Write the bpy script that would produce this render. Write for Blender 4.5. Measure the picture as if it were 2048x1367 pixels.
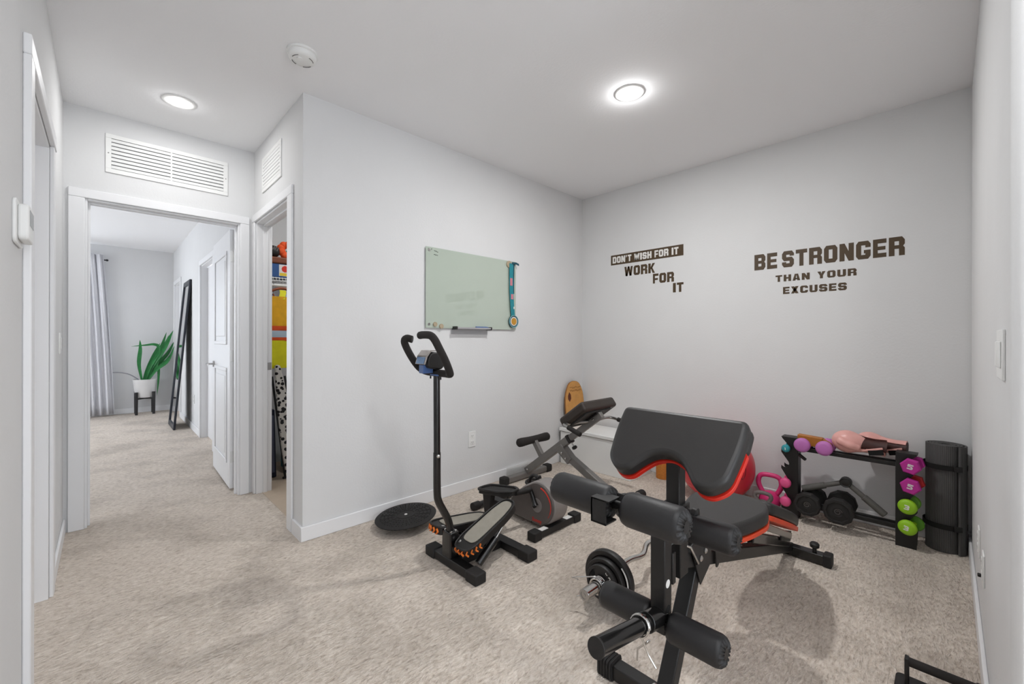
import bpy, math, random
from math import sin, cos, pi, radians as rad
from mathutils import Vector as V, Matrix

# ------------------------------------------------------------------ reset
for o in list(bpy.data.objects):
    bpy.data.objects.remove(o, do_unlink=True)
SC = bpy.context.scene
C = SC.collection
random.seed(7)

# ------------------------------------------------------------------ camera (metres, z up; y runs along the whiteboard wall, x along the lettered wall)
CAM_H = 1.216
cd = bpy.data.cameras.new('camera')
cam = bpy.data.objects.new('camera', cd)
C.objects.link(cam)
cd.sensor_fit = 'HORIZONTAL'
cd.sensor_width = 36.0
cd.lens = 36.0 * 842.591 / 2048.0
cd.shift_y = -(683.5 - 678.652) / 2048.0
cd.clip_start = 0.02
cam.location = (0, 0, CAM_H)
cam.rotation_euler = (Matrix.Rotation(rad(45.938), 4, 'Z') @ Matrix.Rotation(pi / 2, 4, 'X') @ Matrix.Rotation(rad(0.102), 4, 'Z')).to_euler()
SC.camera = cam

# ------------------------------------------------------------------ world: soft overcast daylight outside the windows
w = bpy.data.worlds.new('daylight')
SC.world = w
w.use_nodes = True
bg = w.node_tree.nodes['Background']
bg.inputs[0].default_value = (0.86, 0.92, 1.0, 1)
bg.inputs[1].default_value = 6.6

# ------------------------------------------------------------------ exposure
vs = SC.view_settings
vs.view_transform = 'Standard'
vs.look = 'None'
vs.exposure = 0.0
vs.gamma = 1.0
vs.use_curve_mapping = False
LAMP_W = 12.0
GLOW = 0.08

# room planes
H = 2.70
XA, YB, XR, YC, XE, YL = -2.696, 3.644, 0.098, 0.858, -3.846, -0.186
XF = -9.30          # far bedroom wall
YR = 1.44           # end of the right wall
XK = 2.6            # end of the landing behind the camera
TW = 0.11           # wall thickness


def lin(r, g, b):
    f = lambda c: (c / 255 / 12.92) if c / 255 <= 0.04045 else ((c / 255 + 0.055) / 1.055) ** 2.4
    return (f(r), f(g), f(b), 1)


# ------------------------------------------------------------------ materials
MATS = {}


def mat(name, col, rough=0.5, metal=0.0, var=0.0, vscale=8.0, bump=0.0, bscale=200.0, coat=0.0, emit=None, estr=0.0, spec=0.5, sheen=0.0, detail=3.0):
    if name in MATS:
        return MATS[name]
    m = bpy.data.materials.new(name)
    m.use_nodes = True
    nt = m.node_tree
    b = nt.nodes['Principled BSDF']
    c = lin(*col)
    b.inputs['Base Color'].default_value = c
    b.inputs['Roughness'].default_value = rough
    b.inputs['Metallic'].default_value = metal
    b.inputs['Specular IOR Level'].default_value = spec
    if coat:
        b.inputs['Coat Weight'].default_value = coat
        b.inputs['Coat Roughness'].default_value = 0.04
    if sheen:
        b.inputs['Sheen Weight'].default_value = sheen
    if emit:
        b.inputs['Emission Color'].default_value = lin(*emit)
        b.inputs['Emission Strength'].default_value = estr
    tc = nt.nodes.new('ShaderNodeTexCoord')
    if var > 0:
        n = nt.nodes.new('ShaderNodeTexNoise')
        n.inputs['Scale'].default_value = vscale
        n.inputs['Detail'].default_value = detail
        nt.links.new(tc.outputs['Object'], n.inputs['Vector'])
        r = nt.nodes.new('ShaderNodeValToRGB')
        r.color_ramp.elements[0].position = 0.3
        r.color_ramp.elements[1].position = 0.7
        r.color_ramp.elements[0].color = tuple(max(0, x * (1 - var)) for x in c[:3]) + (1,)
        r.color_ramp.elements[1].color = tuple(min(1, x * (1 + var)) for x in c[:3]) + (1,)
        nt.links.new(n.outputs['Fac'], r.inputs['Fac'])
        nt.links.new(r.outputs['Color'], b.inputs['Base Color'])
    if bump > 0:
        n2 = nt.nodes.new('ShaderNodeTexNoise')
        n2.inputs['Scale'].default_value = bscale
        n2.inputs['Detail'].default_value = 3
        nt.links.new(tc.outputs['Object'], n2.inputs['Vector'])
        bp = nt.nodes.new('ShaderNodeBump')
        bp.inputs['Strength'].default_value = bump
        bp.inputs['Distance'].default_value = 0.003
        nt.links.new(n2.outputs['Fac'], bp.inputs['Height'])
        nt.links.new(bp.outputs['Normal'], b.inputs['Normal'])
    MATS[name] = m
    return m


def carpet_mat():
    m = bpy.data.materials.new('carpet')
    m.use_nodes = True
    nt = m.node_tree
    N, L = nt.nodes, nt.links
    b = N['Principled BSDF']
    b.inputs['Roughness'].default_value = 1.0
    b.inputs['Specular IOR Level'].default_value = 0.05
    b.inputs['Sheen Weight'].default_value = 0.15
    tc = N.new('ShaderNodeTexCoord')
    # tufts: short streaks lying roughly along one pile direction
    mp = N.new('ShaderNodeMapping')
    mp.inputs['Rotation'].default_value = (0, 0, rad(8))
    mp.inputs['Scale'].default_value = (1.1, 0.42, 1.0)
    L.new(tc.outputs['Object'], mp.inputs['Vector'])
    dis = N.new('ShaderNodeTexNoise')
    dis.inputs['Scale'].default_value = 25
    dis.inputs['Detail'].default_value = 2
    L.new(mp.outputs['Vector'], dis.inputs['Vector'])
    mix = N.new('ShaderNodeMixRGB')
    mix.blend_type = 'LINEAR_LIGHT'
    mix.inputs['Fac'].default_value = 0.012
    L.new(mp.outputs['Vector'], mix.inputs['Color1'])
    L.new(dis.outputs['Color'], mix.inputs['Color2'])
    t = N.new('ShaderNodeTexNoise')
    t.inputs['Scale'].default_value = 92
    t.inputs['Detail'].default_value = 4
    t.inputs['Roughness'].default_value = 0.6
    L.new(mix.outputs['Color'], t.inputs['Vector'])
    r = N.new('ShaderNodeValToRGB')
    cr = r.color_ramp
    cr.elements[0].position = 0.30
    cr.elements[0].color = lin(194, 178, 163)
    cr.elements[1].position = 0.62
    cr.elements[1].color = lin(244, 232, 219)
    e = cr.elements.new(0.44)
    e.color = lin(224, 210, 195)
    L.new(t.outputs['Fac'], r.inputs['Fac'])
    # broad brushed patches of the pile
    g = N.new('ShaderNodeTexNoise')
    g.inputs['Scale'].default_value = 2.6
    g.inputs['Detail'].default_value = 5
    g.inputs['Roughness'].default_value = 0.62
    L.new(tc.outputs['Object'], g.inputs['Vector'])
    gr = N.new('ShaderNodeValToRGB')
    gr.color_ramp.elements[0].position = 0.36
    gr.color_ramp.elements[0].color = (0.74, 0.73, 0.72, 1)
    gr.color_ramp.elements[1].position = 0.56
    gr.color_ramp.elements[1].color = (1, 1, 1, 1)
    L.new(g.outputs['Fac'], gr.inputs['Fac'])
    mu = N.new('ShaderNodeMixRGB')
    mu.blend_type = 'MULTIPLY'
    mu.inputs['Fac'].default_value = 0.8
    L.new(r.outputs['Color'], mu.inputs['Color1'])
    L.new(gr.outputs['Color'], mu.inputs['Color2'])
    L.new(mu.outputs['Color'], b.inputs['Base Color'])
    bp = N.new('ShaderNodeBump')
    bp.inputs['Strength'].default_value = 1.0
    bp.inputs['Distance'].default_value = 0.02
    L.new(t.outputs['Fac'], bp.inputs['Height'])
    L.new(bp.outputs['Normal'], b.inputs['Normal'])
    MATS['carpet'] = m
    return m


WALL = mat('wall_paint', (223, 223, 223), 0.85, var=0.012, vscale=3, bump=0.22, bscale=75, spec=0.25)
CEIL = mat('ceiling_paint', (246, 246, 247), 0.9, bump=0.22, bscale=70, spec=0.2)
TRIM = mat('trim_paint', (238, 238, 239), 0.4, var=0.006, vscale=2)
CARPET = carpet_mat()
VINYL = mat('closet_floor', (196, 178, 158), 0.7, var=0.06, vscale=6, bump=0.1)
WHITE_PL = mat('white_plastic', (238, 238, 236), 0.4, bump=0.02)
BLACKMET = mat('black_powder_coat', (19, 18, 18), 0.45, var=0.1, vscale=12, bump=0.04, bscale=300)
BLACKGL = mat('black_gloss_paint', (16, 15, 15), 0.22, var=0.1, vscale=9, coat=0.3)
BLACKPL = mat('black_plastic', (24, 22, 21), 0.5, bump=0.06, bscale=260)
RUBBER = mat('black_rubber', (30, 28, 27), 0.75, bump=0.12, bscale=160)
FOAM = mat('foam_grip', (34, 30, 28), 0.85, var=0.12, vscale=60, bump=0.15, bscale=400)
LEATHER = mat('black_vinyl_upholstery', (38, 36, 35), 0.45, var=0.08, vscale=10, bump=0.10, bscale=350)
ROLLER = mat('black_roller_vinyl', (31, 30, 31), 0.5, var=0.1, vscale=9, bump=0.10, bscale=120)
REDTRIM = mat('red_vinyl_piping', (214, 42, 26), 0.4, var=0.06, vscale=14)
ORTRIM = mat('orange_red_vinyl_edge', (226, 72, 34), 0.45, var=0.05, vscale=14)
CHROME = mat('chrome', (205, 203, 200), 0.12, 1.0, bump=0.02)
STEEL = mat('brushed_steel', (170, 168, 166), 0.3, 1.0, bump=0.05, bscale=120)
GREYMET = mat('grey_powder_coat', (122, 119, 116), 0.42, 0.35, var=0.05, vscale=14, bump=0.05)
GREYPL = mat('grey_plastic', (138, 132, 129), 0.45, var=0.05, vscale=10, bump=0.04)
GREYGRIP = mat('grey_grip_rubber', (150, 145, 134), 0.85, var=0.06, vscale=30, bump=0.15, bscale=220)
ORANGE = mat('orange_plastic', (244, 130, 52), 0.45)
BLUE = mat('blue_plastic', (74, 104, 158), 0.4, var=0.08, vscale=30)
REDINK = mat('red_print', (214, 48, 30), 0.5)
WHITEINK = mat('white_print', (232, 230, 226), 0.5)
DARKINK = mat('dark_brown_vinyl_film', (72, 54, 30), 0.55, var=0.05, vscale=20)
PAPER = mat('paper_sticker', (226, 224, 220), 0.6)
WOOD = mat('maple_wood', (206, 148, 74), 0.45, var=0.10, vscale=18, coat=0.2)
WOODEDGE = mat('wood_edge', (150, 98, 46), 0.5, var=0.1, vscale=30)
BROWNINK = mat('brown_print', (96, 40, 16), 0.6)
CORK = mat('cork', (196, 122, 48), 0.7, var=0.14, vscale=70, bump=0.12, bscale=160)
LEATHTAN = mat('tan_leather', (176, 112, 40), 0.5, var=0.12, vscale=22, bump=0.08, bscale=180)
BALLRED = mat('red_rubber', (220, 52, 66), 0.35, var=0.05, vscale=5, bump=0.03, bscale=60)
BALLDK = mat('dark_red_print', (120, 18, 26), 0.5)
PINKV = mat('pink_vinyl_coating', (218, 56, 122), 0.4, var=0.06, vscale=12)
PINKD = mat('rose_neoprene', (226, 84, 140), 0.5, var=0.05, vscale=14)
TEAL = mat('teal_neoprene', (44, 150, 160), 0.5, var=0.05, vscale=14)
PURPLE = mat('orchid_neoprene', (190, 112, 182), 0.5, var=0.04, vscale=14)
MAGENTA = mat('magenta_neoprene', (190, 44, 150), 0.5, var=0.05, vscale=14)
LIME = mat('lime_neoprene', (152, 206, 34), 0.5, var=0.05, vscale=14)
GREENH = mat('green_neoprene', (96, 160, 40), 0.5, var=0.05, vscale=14)
GLOVE = mat('blush_pink_leather', (232, 172, 164), 0.36, var=0.05, vscale=12, bump=0.06, bscale=60)
GLOVEIN = mat('dark_brown_lining', (66, 34, 30), 0.55, var=0.2, vscale=40, bump=0.3, bscale=60)
GREYKB = mat('grey_cast_iron', (104, 98, 96), 0.5, var=0.08, vscale=14, bump=0.05)
IRON = mat('black_cast_iron', (30, 28, 27), 0.5, var=0.15, vscale=20, bump=0.14, bscale=140)
MATFOAM = mat('charcoal_foam_mat', (58, 57, 56), 0.85, var=0.06, vscale=20, bump=0.1)
GLASSBD = mat('frosted_green_glass', (183, 195, 181), 0.55, var=0.012, vscale=4, coat=0.2)
GLASSBD.node_tree.nodes['Principled BSDF'].inputs['Coat IOR'].default_value = 1.8
GLASSBD.node_tree.nodes['Principled BSDF'].inputs['Coat Roughness'].default_value = 0.0
_nt = GLASSBD.node_tree
_gl, _mx = _nt.nodes.new('ShaderNodeBsdfGlossy'), _nt.nodes.new('ShaderNodeMixShader')
_gl.inputs['Roughness'].default_value = 0.0
_mx.inputs[0].default_value = 0.13
_nt.links.new(_nt.nodes['Principled BSDF'].outputs[0], _mx.inputs[1])
_nt.links.new(_gl.outputs[0], _mx.inputs[2])
_nt.links.new(_mx.outputs[0], _nt.nodes['Material Output'].inputs['Surface'])
CORKMAG = mat('cork_magnet', (176, 160, 134), 0.7, var=0.1, vscale=120)
LANYARD = mat('teal_ribbon', (34, 134, 146), 0.6, var=0.08, vscale=60)
LANYDK = mat('dark_teal_ribbon', (16, 70, 84), 0.6)
LANYPK = mat('coral_print', (206, 128, 140), 0.6)
GOLD = mat('gold_medal', (216, 160, 66), 0.35, 0.6, bump=0.2, bscale=250)
CURTAIN = mat('pale_grey_linen', (226, 226, 230), 0.9, var=0.02, vscale=40, bump=0.08, bscale=300)
POTMAT = mat('white_ceramic', (236, 235, 234), 0.35, var=0.02, vscale=8)
STANDWD = mat('black_stained_wood', (34, 32, 34), 0.55, var=0.1, vscale=20)
LEAF = mat('deep_green_leaf', (22, 116, 50), 0.42, var=0.25, vscale=14, bump=0.05, bscale=30)
SOIL = mat('soil', (60, 46, 36), 0.95, bump=0.4, bscale=120)
MIRRORF = mat('navy_black_frame', (30, 34, 46), 0.4, var=0.06, vscale=12)
MIRROR = mat('mirror_glass', (236, 238, 240), 0.02, 1.0, bump=0.004, bscale=2)
LENS = mat('lamp_lens', (255, 253, 248), 0.6, emit=(255, 250, 240), estr=9.0)
HIVIS = mat('hi_vis_yellow', (222, 216, 24), 0.75, var=0.08, vscale=14, bump=0.1)
HIORANGE = mat('hi_vis_orange', (226, 84, 30), 0.75, var=0.05, vscale=20)
SILVERT = mat('reflective_tape', (186, 204, 218), 0.35, 0.3)
SHIRTB = mat('pale_blue_cotton', (168, 180, 200), 0.9, var=0.06, vscale=12, bump=0.1)
SHIRTR = mat('brick_red_cotton', (176, 52, 40), 0.9, var=0.06, vscale=12, bump=0.1)
DARKTXT = mat('navy_fabric', (34, 38, 56), 0.9, var=0.1, vscale=12)
BROWN = mat('brown_leather', (118, 62, 36), 0.55, var=0.14, vscale=20)
TEALBOX = mat('teal_fabric_bin', (40, 110, 116), 0.85, var=0.08, vscale=30)
BLUEBOX = mat('blue_carton', (46, 84, 140), 0.6, var=0.06, vscale=16)
YELLOWP = mat('yellow_print', (236, 204, 60), 0.6)
HANGWOOD = mat('cherry_wood', (150, 74, 40), 0.45, var=0.14, vscale=24)
GLASS = mat('window_glass', (245, 250, 252), 0.02)
_nt = GLASS.node_tree
_tr, _gl, _mx = _nt.nodes.new('ShaderNodeBsdfTransparent'), _nt.nodes.new('ShaderNodeBsdfGlossy'), _nt.nodes.new('ShaderNodeMixShader')
_gl.inputs['Roughness'].default_value = 0.02
_mx.inputs[0].default_value = 0.06
_nt.links.new(_tr.outputs[0], _mx.inputs[1])
_nt.links.new(_gl.outputs[0], _mx.inputs[2])
_nt.links.new(_mx.outputs[0], _nt.nodes['Material Output'].inputs['Surface'])
SILVERPL = mat('silver_plastic', (176, 170, 166), 0.25, 0.6)
SCREEN = mat('lcd_screen', (92, 128, 170), 0.2)


def floral_mat():
    m = bpy.data.materials.new('floral_cotton')
    m.use_nodes = True
    N, L = m.node_tree.nodes, m.node_tree.links
    b = N['Principled BSDF']
    b.inputs['Roughness'].default_value = 0.9
    tc = N.new('ShaderNodeTexCoord')
    n = N.new('ShaderNodeTexVoronoi')
    n.inputs['Scale'].default_value = 30
    L.new(tc.outputs['Object'], n.inputs['Vector'])
    r = N.new('ShaderNodeValToRGB')
    r.color_ramp.interpolation = 'CONSTANT'
    r.color_ramp.elements[0].color = lin(30, 28, 30)
    r.color_ramp.elements[1].position = 0.42
    r.color_ramp.elements[1].color = lin(206, 202, 196)
    L.new(n.outputs['Distance'], r.inputs['Fac'])
    L.new(r.outputs['Color'], b.inputs['Base Color'])
    MATS['floral'] = m
    return m


FLORAL = floral_mat()


def ribbed_mat():
    m = mat('ribbed_mat_foam', (84, 83, 82), 0.75)
    N, L = m.node_tree.nodes, m.node_tree.links
    b = N['Principled BSDF']
    at = N.new('ShaderNodeAttribute')
    at.attribute_name = 'run'
    mu = N.new('ShaderNodeMath')
    mu.operation = 'MULTIPLY'
    mu.inputs[1].default_value = 2 * pi / 0.0075
    L.new(at.outputs['Fac'], mu.inputs[0])
    s = N.new('ShaderNodeMath')
    s.operation = 'SINE'
    L.new(mu.outputs[0], s.inputs[0])
    bp = N.new('ShaderNodeBump')
    bp.inputs['Strength'].default_value = 0.5
    bp.inputs['Distance'].default_value = 0.002
    L.new(s.outputs[0], bp.inputs['Height'])
    L.new(bp.outputs['Normal'], b.inputs['Normal'])
    return m


RIBMAT = ribbed_mat()

# ------------------------------------------------------------------ mesh building


class MB:
    def __init__(self):
        self.v, self.f = [], []

    def add(self, vs, fs):
        k = len(self.v)
        self.v += [V(p) for p in vs]
        self.f += [tuple(i + k for i in f) for f in fs]
        return self

    def box(self, x0, x1, y0, y1, z0, z1):
        vs = [(x, y, z) for z in (z0, z1) for y in (y0, y1) for x in (x0, x1)]
        return self.add(vs, [(0, 2, 3, 1), (4, 5, 7, 6), (0, 1, 5, 4), (2, 6, 7, 3), (0, 4, 6, 2), (1, 3, 7, 5)])

    def obox(self, c, u, v, w_):
        c, u, v, w_ = V(c), V(u), V(v), V(w_)
        vs = [c + u * a + v * b + w_ * d for d in (-1, 1) for b in (-1, 1) for a in (-1, 1)]
        fs = [(0, 2, 3, 1), (4, 5, 7, 6), (0, 1, 5, 4), (2, 6, 7, 3), (0, 4, 6, 2), (1, 3, 7, 5)]
        if u.cross(v).dot(w_) < 0:
            fs = [f[::-1] for f in fs]
        return self.add(vs, fs)

    def bar(self, p, q, wd, ht, up=(0, 0, 1)):
        p, q = V(p), V(q)
        d = (q - p)
        s = d.cross(V(up))
        if s.length < 1e-6:
            s = d.cross(V((1, 0, 0)))
        s.normalize()
        t = s.cross(d).normalized()
        return self.obox((p + q) / 2, d / 2, s * wd / 2, t * ht / 2)

    def tube(self, pts, r, n=14, caps=True, smooth=0, closed=False):
        pts = [V(p) for p in pts]
        if smooth:
            out = []
            m = len(pts)
            for i in range(m - 1):
                p0, p1, p2, p3 = pts[max(i - 1, 0)], pts[i], pts[i + 1], pts[min(i + 2, m - 1)]
                for k in range(smooth):
                    t = k / smooth
                    out.append(0.5 * ((2 * p1) + (p2 - p0) * t + (2 * p0 - 5 * p1 + 4 * p2 - p3) * t * t + (3 * p1 - p0 - 3 * p2 + p3) * t ** 3))
            out.append(pts[-1])
            pts = out
        m = len(pts)
        rs = r if isinstance(r, (list, tuple)) else [r] * m
        if len(rs) != m:
            rs = [rs[min(len(rs) - 1, int(round(i / (m - 1) * (len(rs) - 1))))] for i in range(m)]
        tg = []
        for i in range(m):
            if closed:
                a, b = pts[(i - 1) % m], pts[(i + 1) % m]
            else:
                a, b = pts[max(i - 1, 0)], pts[min(i + 1, m - 1)]
            tg.append((b - a).normalized())
        ref = V((0, 0, 1)) if abs(tg[0].z) < 0.9 else V((1, 0, 0))
        nrm = tg[0].cross(ref).normalized()
        vs = []
        for i in range(m):
            nrm = (nrm - tg[i] * nrm.dot(tg[i])).normalized()
            bn = tg[i].cross(nrm)
            for k in range(n):
                a = 2 * pi * k / n
                vs.append(pts[i] + (nrm * cos(a) + bn * sin(a)) * rs[i])
        fs = []
        for i in range(m if closed else m - 1):
            j = (i + 1) % m
            for k in range(n):
                l = (k + 1) % n
                fs.append((i * n + k, i * n + l, j * n + l, j * n + k))
        if caps and not closed:
            fs.append(tuple(range(n))[::-1])
            fs.append(tuple((m - 1) * n + k for k in range(n)))
        return self.add(vs, fs)

    def cyl(self, p, q, r, n=24, r2=None):
        return self.tube([p, q], [r, r if r2 is None else r2], n)

    def lathe(self, prof, o, axis=(0, 0, 1), n=32, closed=False):
        o, ax = V(o), V(axis).normalized()
        ref = V((0, 0, 1)) if abs(ax.z) < 0.9 else V((1, 0, 0))
        u = ax.cross(ref).normalized()
        v = ax.cross(u)
        vs, fs = [], []
        m = len(prof)
        for (r, h) in prof:
            r = max(r, 1e-5)
            for k in range(n):
                a = 2 * pi * k / n
                vs.append(o + ax * h + (u * cos(a) + v * sin(a)) * r)
        rng = m if closed else m - 1
        for i in range(rng):
            j = (i + 1) % m
            for k in range(n):
                l = (k + 1) % n
                fs.append((i * n + k, i * n + l, j * n + l, j * n + k))
        if not closed:
            fs.append(tuple(range(n))[::-1])
            fs.append(tuple((m - 1) * n + k for k in range(n)))
        return self.add(vs, fs)

    def prism(self, poly, fn, t0, t1):
        n = len(poly)
        vs = [fn(a, b, t0) for a, b in poly] + [fn(a, b, t1) for a, b in poly]
        fs = [tuple(range(n))[::-1], tuple(range(n, 2 * n))]
        fs += [(i, (i + 1) % n, (i + 1) % n + n, i + n) for i in range(n)]
        return self.add(vs, fs)

    def ball(self, c, r, n=24, m=14, fn=None):
        c = V(c)
        rx, ry, rz = (r, r, r) if not isinstance(r, (tuple, list)) else r
        vs, fs = [V((0, 0, -1))], []
        for i in range(1, m):
            t = -pi / 2 + pi * i / m
            for k in range(n):
                a = 2 * pi * k / n
                vs.append(V((cos(t) * cos(a), cos(t) * sin(a), sin(t))))
        vs.append(V((0, 0, 1)))
        out = []
        for p in vs:
            if fn:
                p = V(fn(p))
            out.append(c + V((p.x * rx, p.y * ry, p.z * rz)))
        for k in range(n):
            fs.append((0, 1 + (k + 1) % n, 1 + k))
        for i in range(m - 2):
            for k in range(n):
                a, b = 1 + i * n + k, 1 + i * n + (k + 1) % n
                fs.append((a, b, b + n, a + n))
        top = len(vs) - 1
        for k in range(n):
            fs.append((top, 1 + (m - 2) * n + k, 1 + (m - 2) * n + (k + 1) % n))
        return self.add(out, fs)

    def xf(self, M):
        self.v = [M @ p for p in self.v]
        return self


def rounded(poly, r, seg=5):
    """round the corners of a 2-D polygon; r a number or one per corner"""
    out = []
    n = len(poly)
    for i in range(n):
        p0, p1, p2 = V(poly[i - 1]).to_2d(), V(poly[i]).to_2d(), V(poly[(i + 1) % n]).to_2d()
        rr = r[i] if isinstance(r, (list, tuple)) else r
        if rr <= 0:
            out.append(tuple(p1))
            continue
        a, b = (p0 - p1), (p2 - p1)
        d = min(rr, a.length * 0.48, b.length * 0.48)
        s, e = p1 + a.normalized() * d, p1 + b.normalized() * d
        for k in range(seg + 1):
            t = k / seg
            q = s * (1 - t) ** 2 + p1 * 2 * t * (1 - t) + e * t * t
            out.append((q.x, q.y))
    return out


def setp(o, label=None, cat=None, group=None, kind=None):
    if label:
        o['label'] = label
    if cat:
        o['category'] = cat
    if group:
        o['group'] = group
    if kind:
        o['kind'] = kind
    return o


def root(name, loc, label, cat, group=None):
    o = bpy.data.objects.new(name, None)
    o.empty_display_size = 0.05
    o.location = loc
    C.objects.link(o)
    return setp(o, label, cat, group)


def base_of(o):
    p = V(o.location)
    while o.parent:
        o = o.parent
        p = p + V(o.location)
    return p


def mesh_from(mb, name, off):
    me = bpy.data.meshes.new(name)
    me.from_pydata([tuple(p - off) for p in mb.v], [], mb.f)
    me.validate()
    return me


def put(name, mb, m, parent=None, bevel=0.0, smooth=40, seg=2, label=None, cat=None, group=None, kind=None, origin=None, fixn=False):
    if parent:
        off = base_of(parent)
    elif origin:
        off = V(origin)
    else:
        xs, ys, zs = [p.x for p in mb.v], [p.y for p in mb.v], [p.z for p in mb.v]
        off = V(((min(xs) + max(xs)) / 2, (min(ys) + max(ys)) / 2, min(zs)))
    me = mesh_from(mb, name, off)
    import bmesh
    bm = bmesh.new()
    bm.from_mesh(me)
    bmesh.ops.recalc_face_normals(bm, faces=bm.faces)
    bm.to_mesh(me)
    bm.free()
    me.materials.append(m)
    if smooth:
        me.shade_smooth()
        me.set_sharp_from_angle(angle=rad(smooth))
    o = bpy.data.objects.new(name, me)
    C.objects.link(o)
    if parent:
        o.parent = parent
    else:
        o.location = off
    if bevel > 0:
        bv = o.modifiers.new('edge', 'BEVEL')
        bv.width = bevel
        bv.segments = seg
        bv.limit_method = 'ANGLE'
        bv.angle_limit = rad(35)
        bv.harden_normals = False
    return setp(o, label, cat, group, kind)


def dup_tree(o, parent=None):
    c = o.copy()
    C.objects.link(c)
    c.parent = parent
    for ch in o.children:
        dup_tree(ch, c)
    return c


def text_mb(s, size, fn, depth=0.0006, bold=0.0, align='CENTER'):
    cu = bpy.data.curves.new('t', 'FONT')
    cu.body = s
    cu.size = size
    cu.align_x = align
    cu.align_y = 'CENTER'
    cu.extrude = depth
    cu.offset = bold
    cu.resolution_u = 3
    ob = bpy.data.objects.new('t', cu)
    C.objects.link(ob)
    me = bpy.data.meshes.new_from_object(ob.evaluated_get(bpy.context.evaluated_depsgraph_get()))
    mb = MB()
    mb.add([fn(v.co.x, v.co.y, v.co.z) for v in me.vertices], [tuple(p.vertices) for p in me.polygons])
    bpy.data.objects.remove(ob, do_unlink=True)
    bpy.data.curves.remove(cu)
    bpy.data.meshes.remove(me)
    return mb


def BX(*a):
    return MB().box(*a)


def struct(name, mb, m, bevel=0.0, parent=None, smooth=0):
    return put(name, mb, m, parent, bevel=bevel, smooth=smooth, kind='structure')


# ================================================================== THE SHELL
struct('floor', BX(XF - 0.1, XK + 0.1, -3.1, YB + 0.1, -0.1, 0), CARPET)
struct('ceiling', BX(XF - 0.1, XK + 0.1, -3.1, YB + 0.1, H, H + 0.1), CEIL)
struct('floor_closet', BX(-4.6, -2.81, 0.90, 1.95, 0.0, 0.004), VINYL)

LDX0, LDX1 = -2.93, -2.11          # doorway in the left wall
mb = MB().box(XE, LDX0, YL - TW, YL, 0, H).box(LDX1, XK, YL - TW, YL, 0, H).box(LDX0, LDX1, YL - TW, YL, 2.12, H)
struct('wall_left', mb, WALL)
BDY0, BDY1, BDZ = -0.090, 0.761, 2.117  # bedroom doorway
mb = MB().box(XE - TW, XE, -3.0, BDY0, 0, H).box(XE - TW, XE, BDY1, YC + TW, 0, H).box(XE - TW, XE, BDY0, BDY1, BDZ, H)
struct('wall_hall_end', mb, WALL)
CDX0, CDX1, CDZ = -3.785, -2.955, 2.135  # closet doorway
mb = MB().box(XE, CDX0, YC, YC + TW, 0, H).box(CDX1, XA, YC, YC + TW, 0, H).box(CDX0, CDX1, YC, YC + TW, CDZ, H)
struct('wall_closet', mb, WALL)
struct('wall_front', BX(XA - TW, XA, YC + TW, YB, 0, H), WALL)
struct('wall_back', BX(XA - TW, XR + TW, YB, YB + TW, 0, H), WALL)
struct('wall_right', BX(XR, XR + TW, YR, YB, 0, H), WALL, bevel=0.018, smooth=30)
struct('wall_landing', BX(XR + TW, XK, YR, YR + TW, 0, H), WALL)
# landing end wall with an opening for the added window behind the camera
W1 = (-0.08, 1.34, 0.10, 2.55)
mb = MB().box(XK, XK + TW, YL - TW, W1[0], 0, H).box(XK, XK + TW, W1[1], YR + TW, 0, H).box(XK, XK + TW, W1[0], W1[1], 0, W1[2]).box(XK, XK + TW, W1[0], W1[1], W1[3], H)
struct('wall_landing_end', mb, WALL)
# bedroom
BRY = YC
D3 = (-6.40, -5.55)
D4 = (-9.06, -8.32)
mb = MB().box(XF, D4[0], BRY, BRY + TW, 0, H).box(D4[1], D3[0], BRY, BRY + TW, 0, H).box(D3[1], XE - TW, BRY, BRY + TW, 0, H)
mb.box(D4[0], D4[1], BRY, BRY + TW, 2.12, H).box(D3[0], D3[1], BRY, BRY + TW, 2.12, H)
struct('wall_bedroom_right', mb, WALL)
W2 = (-2.70, -0.20, 0.35, 2.45)
mb = MB().box(XF - TW, XF, -3.1, W2[0], 0, H).box(XF - TW, XF, W2[1], BRY + TW, 0, H).box(XF - TW, XF, W2[0], W2[1], 0, W2[2]).box(XF - TW, XF, W2[0], W2[1], W2[3], H)
struct('wall_bedroom_far', mb, WALL)
W3 = (-7.7, -5.9, 0.6, 2.3)
mb = MB().box(XF - TW, W3[0], -3.1, -3.0, 0, H).box(W3[1], XE, -3.1, -3.0, 0, H).box(W3[0], W3[1], -3.1, -3.0, 0, W3[2]).box(W3[0], W3[1], -3.1, -3.0, W3[3], H)
struct('wall_bedroom_left', mb, WALL)
# closet shell
struct('wall_closet_back', BX(-4.7, XA - TW, 1.95, 2.05, 0, H), WALL)
struct('wall_closet_end', BX(-4.7, -4.6, YC + TW, 1.95, 0, H), WALL)
# rooms behind the bedroom doorways (plain closed doors)
struct('door_3', BX(D3[0], D3[1], BRY + 0.065, BRY + 0.10, 0.01, 2.10), TRIM, bevel=0.003)
struct('door_4', BX(D4[0], D4[1], BRY + 0.065, BRY + 0.10, 0.01, 2.10), TRIM, bevel=0.003)


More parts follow.
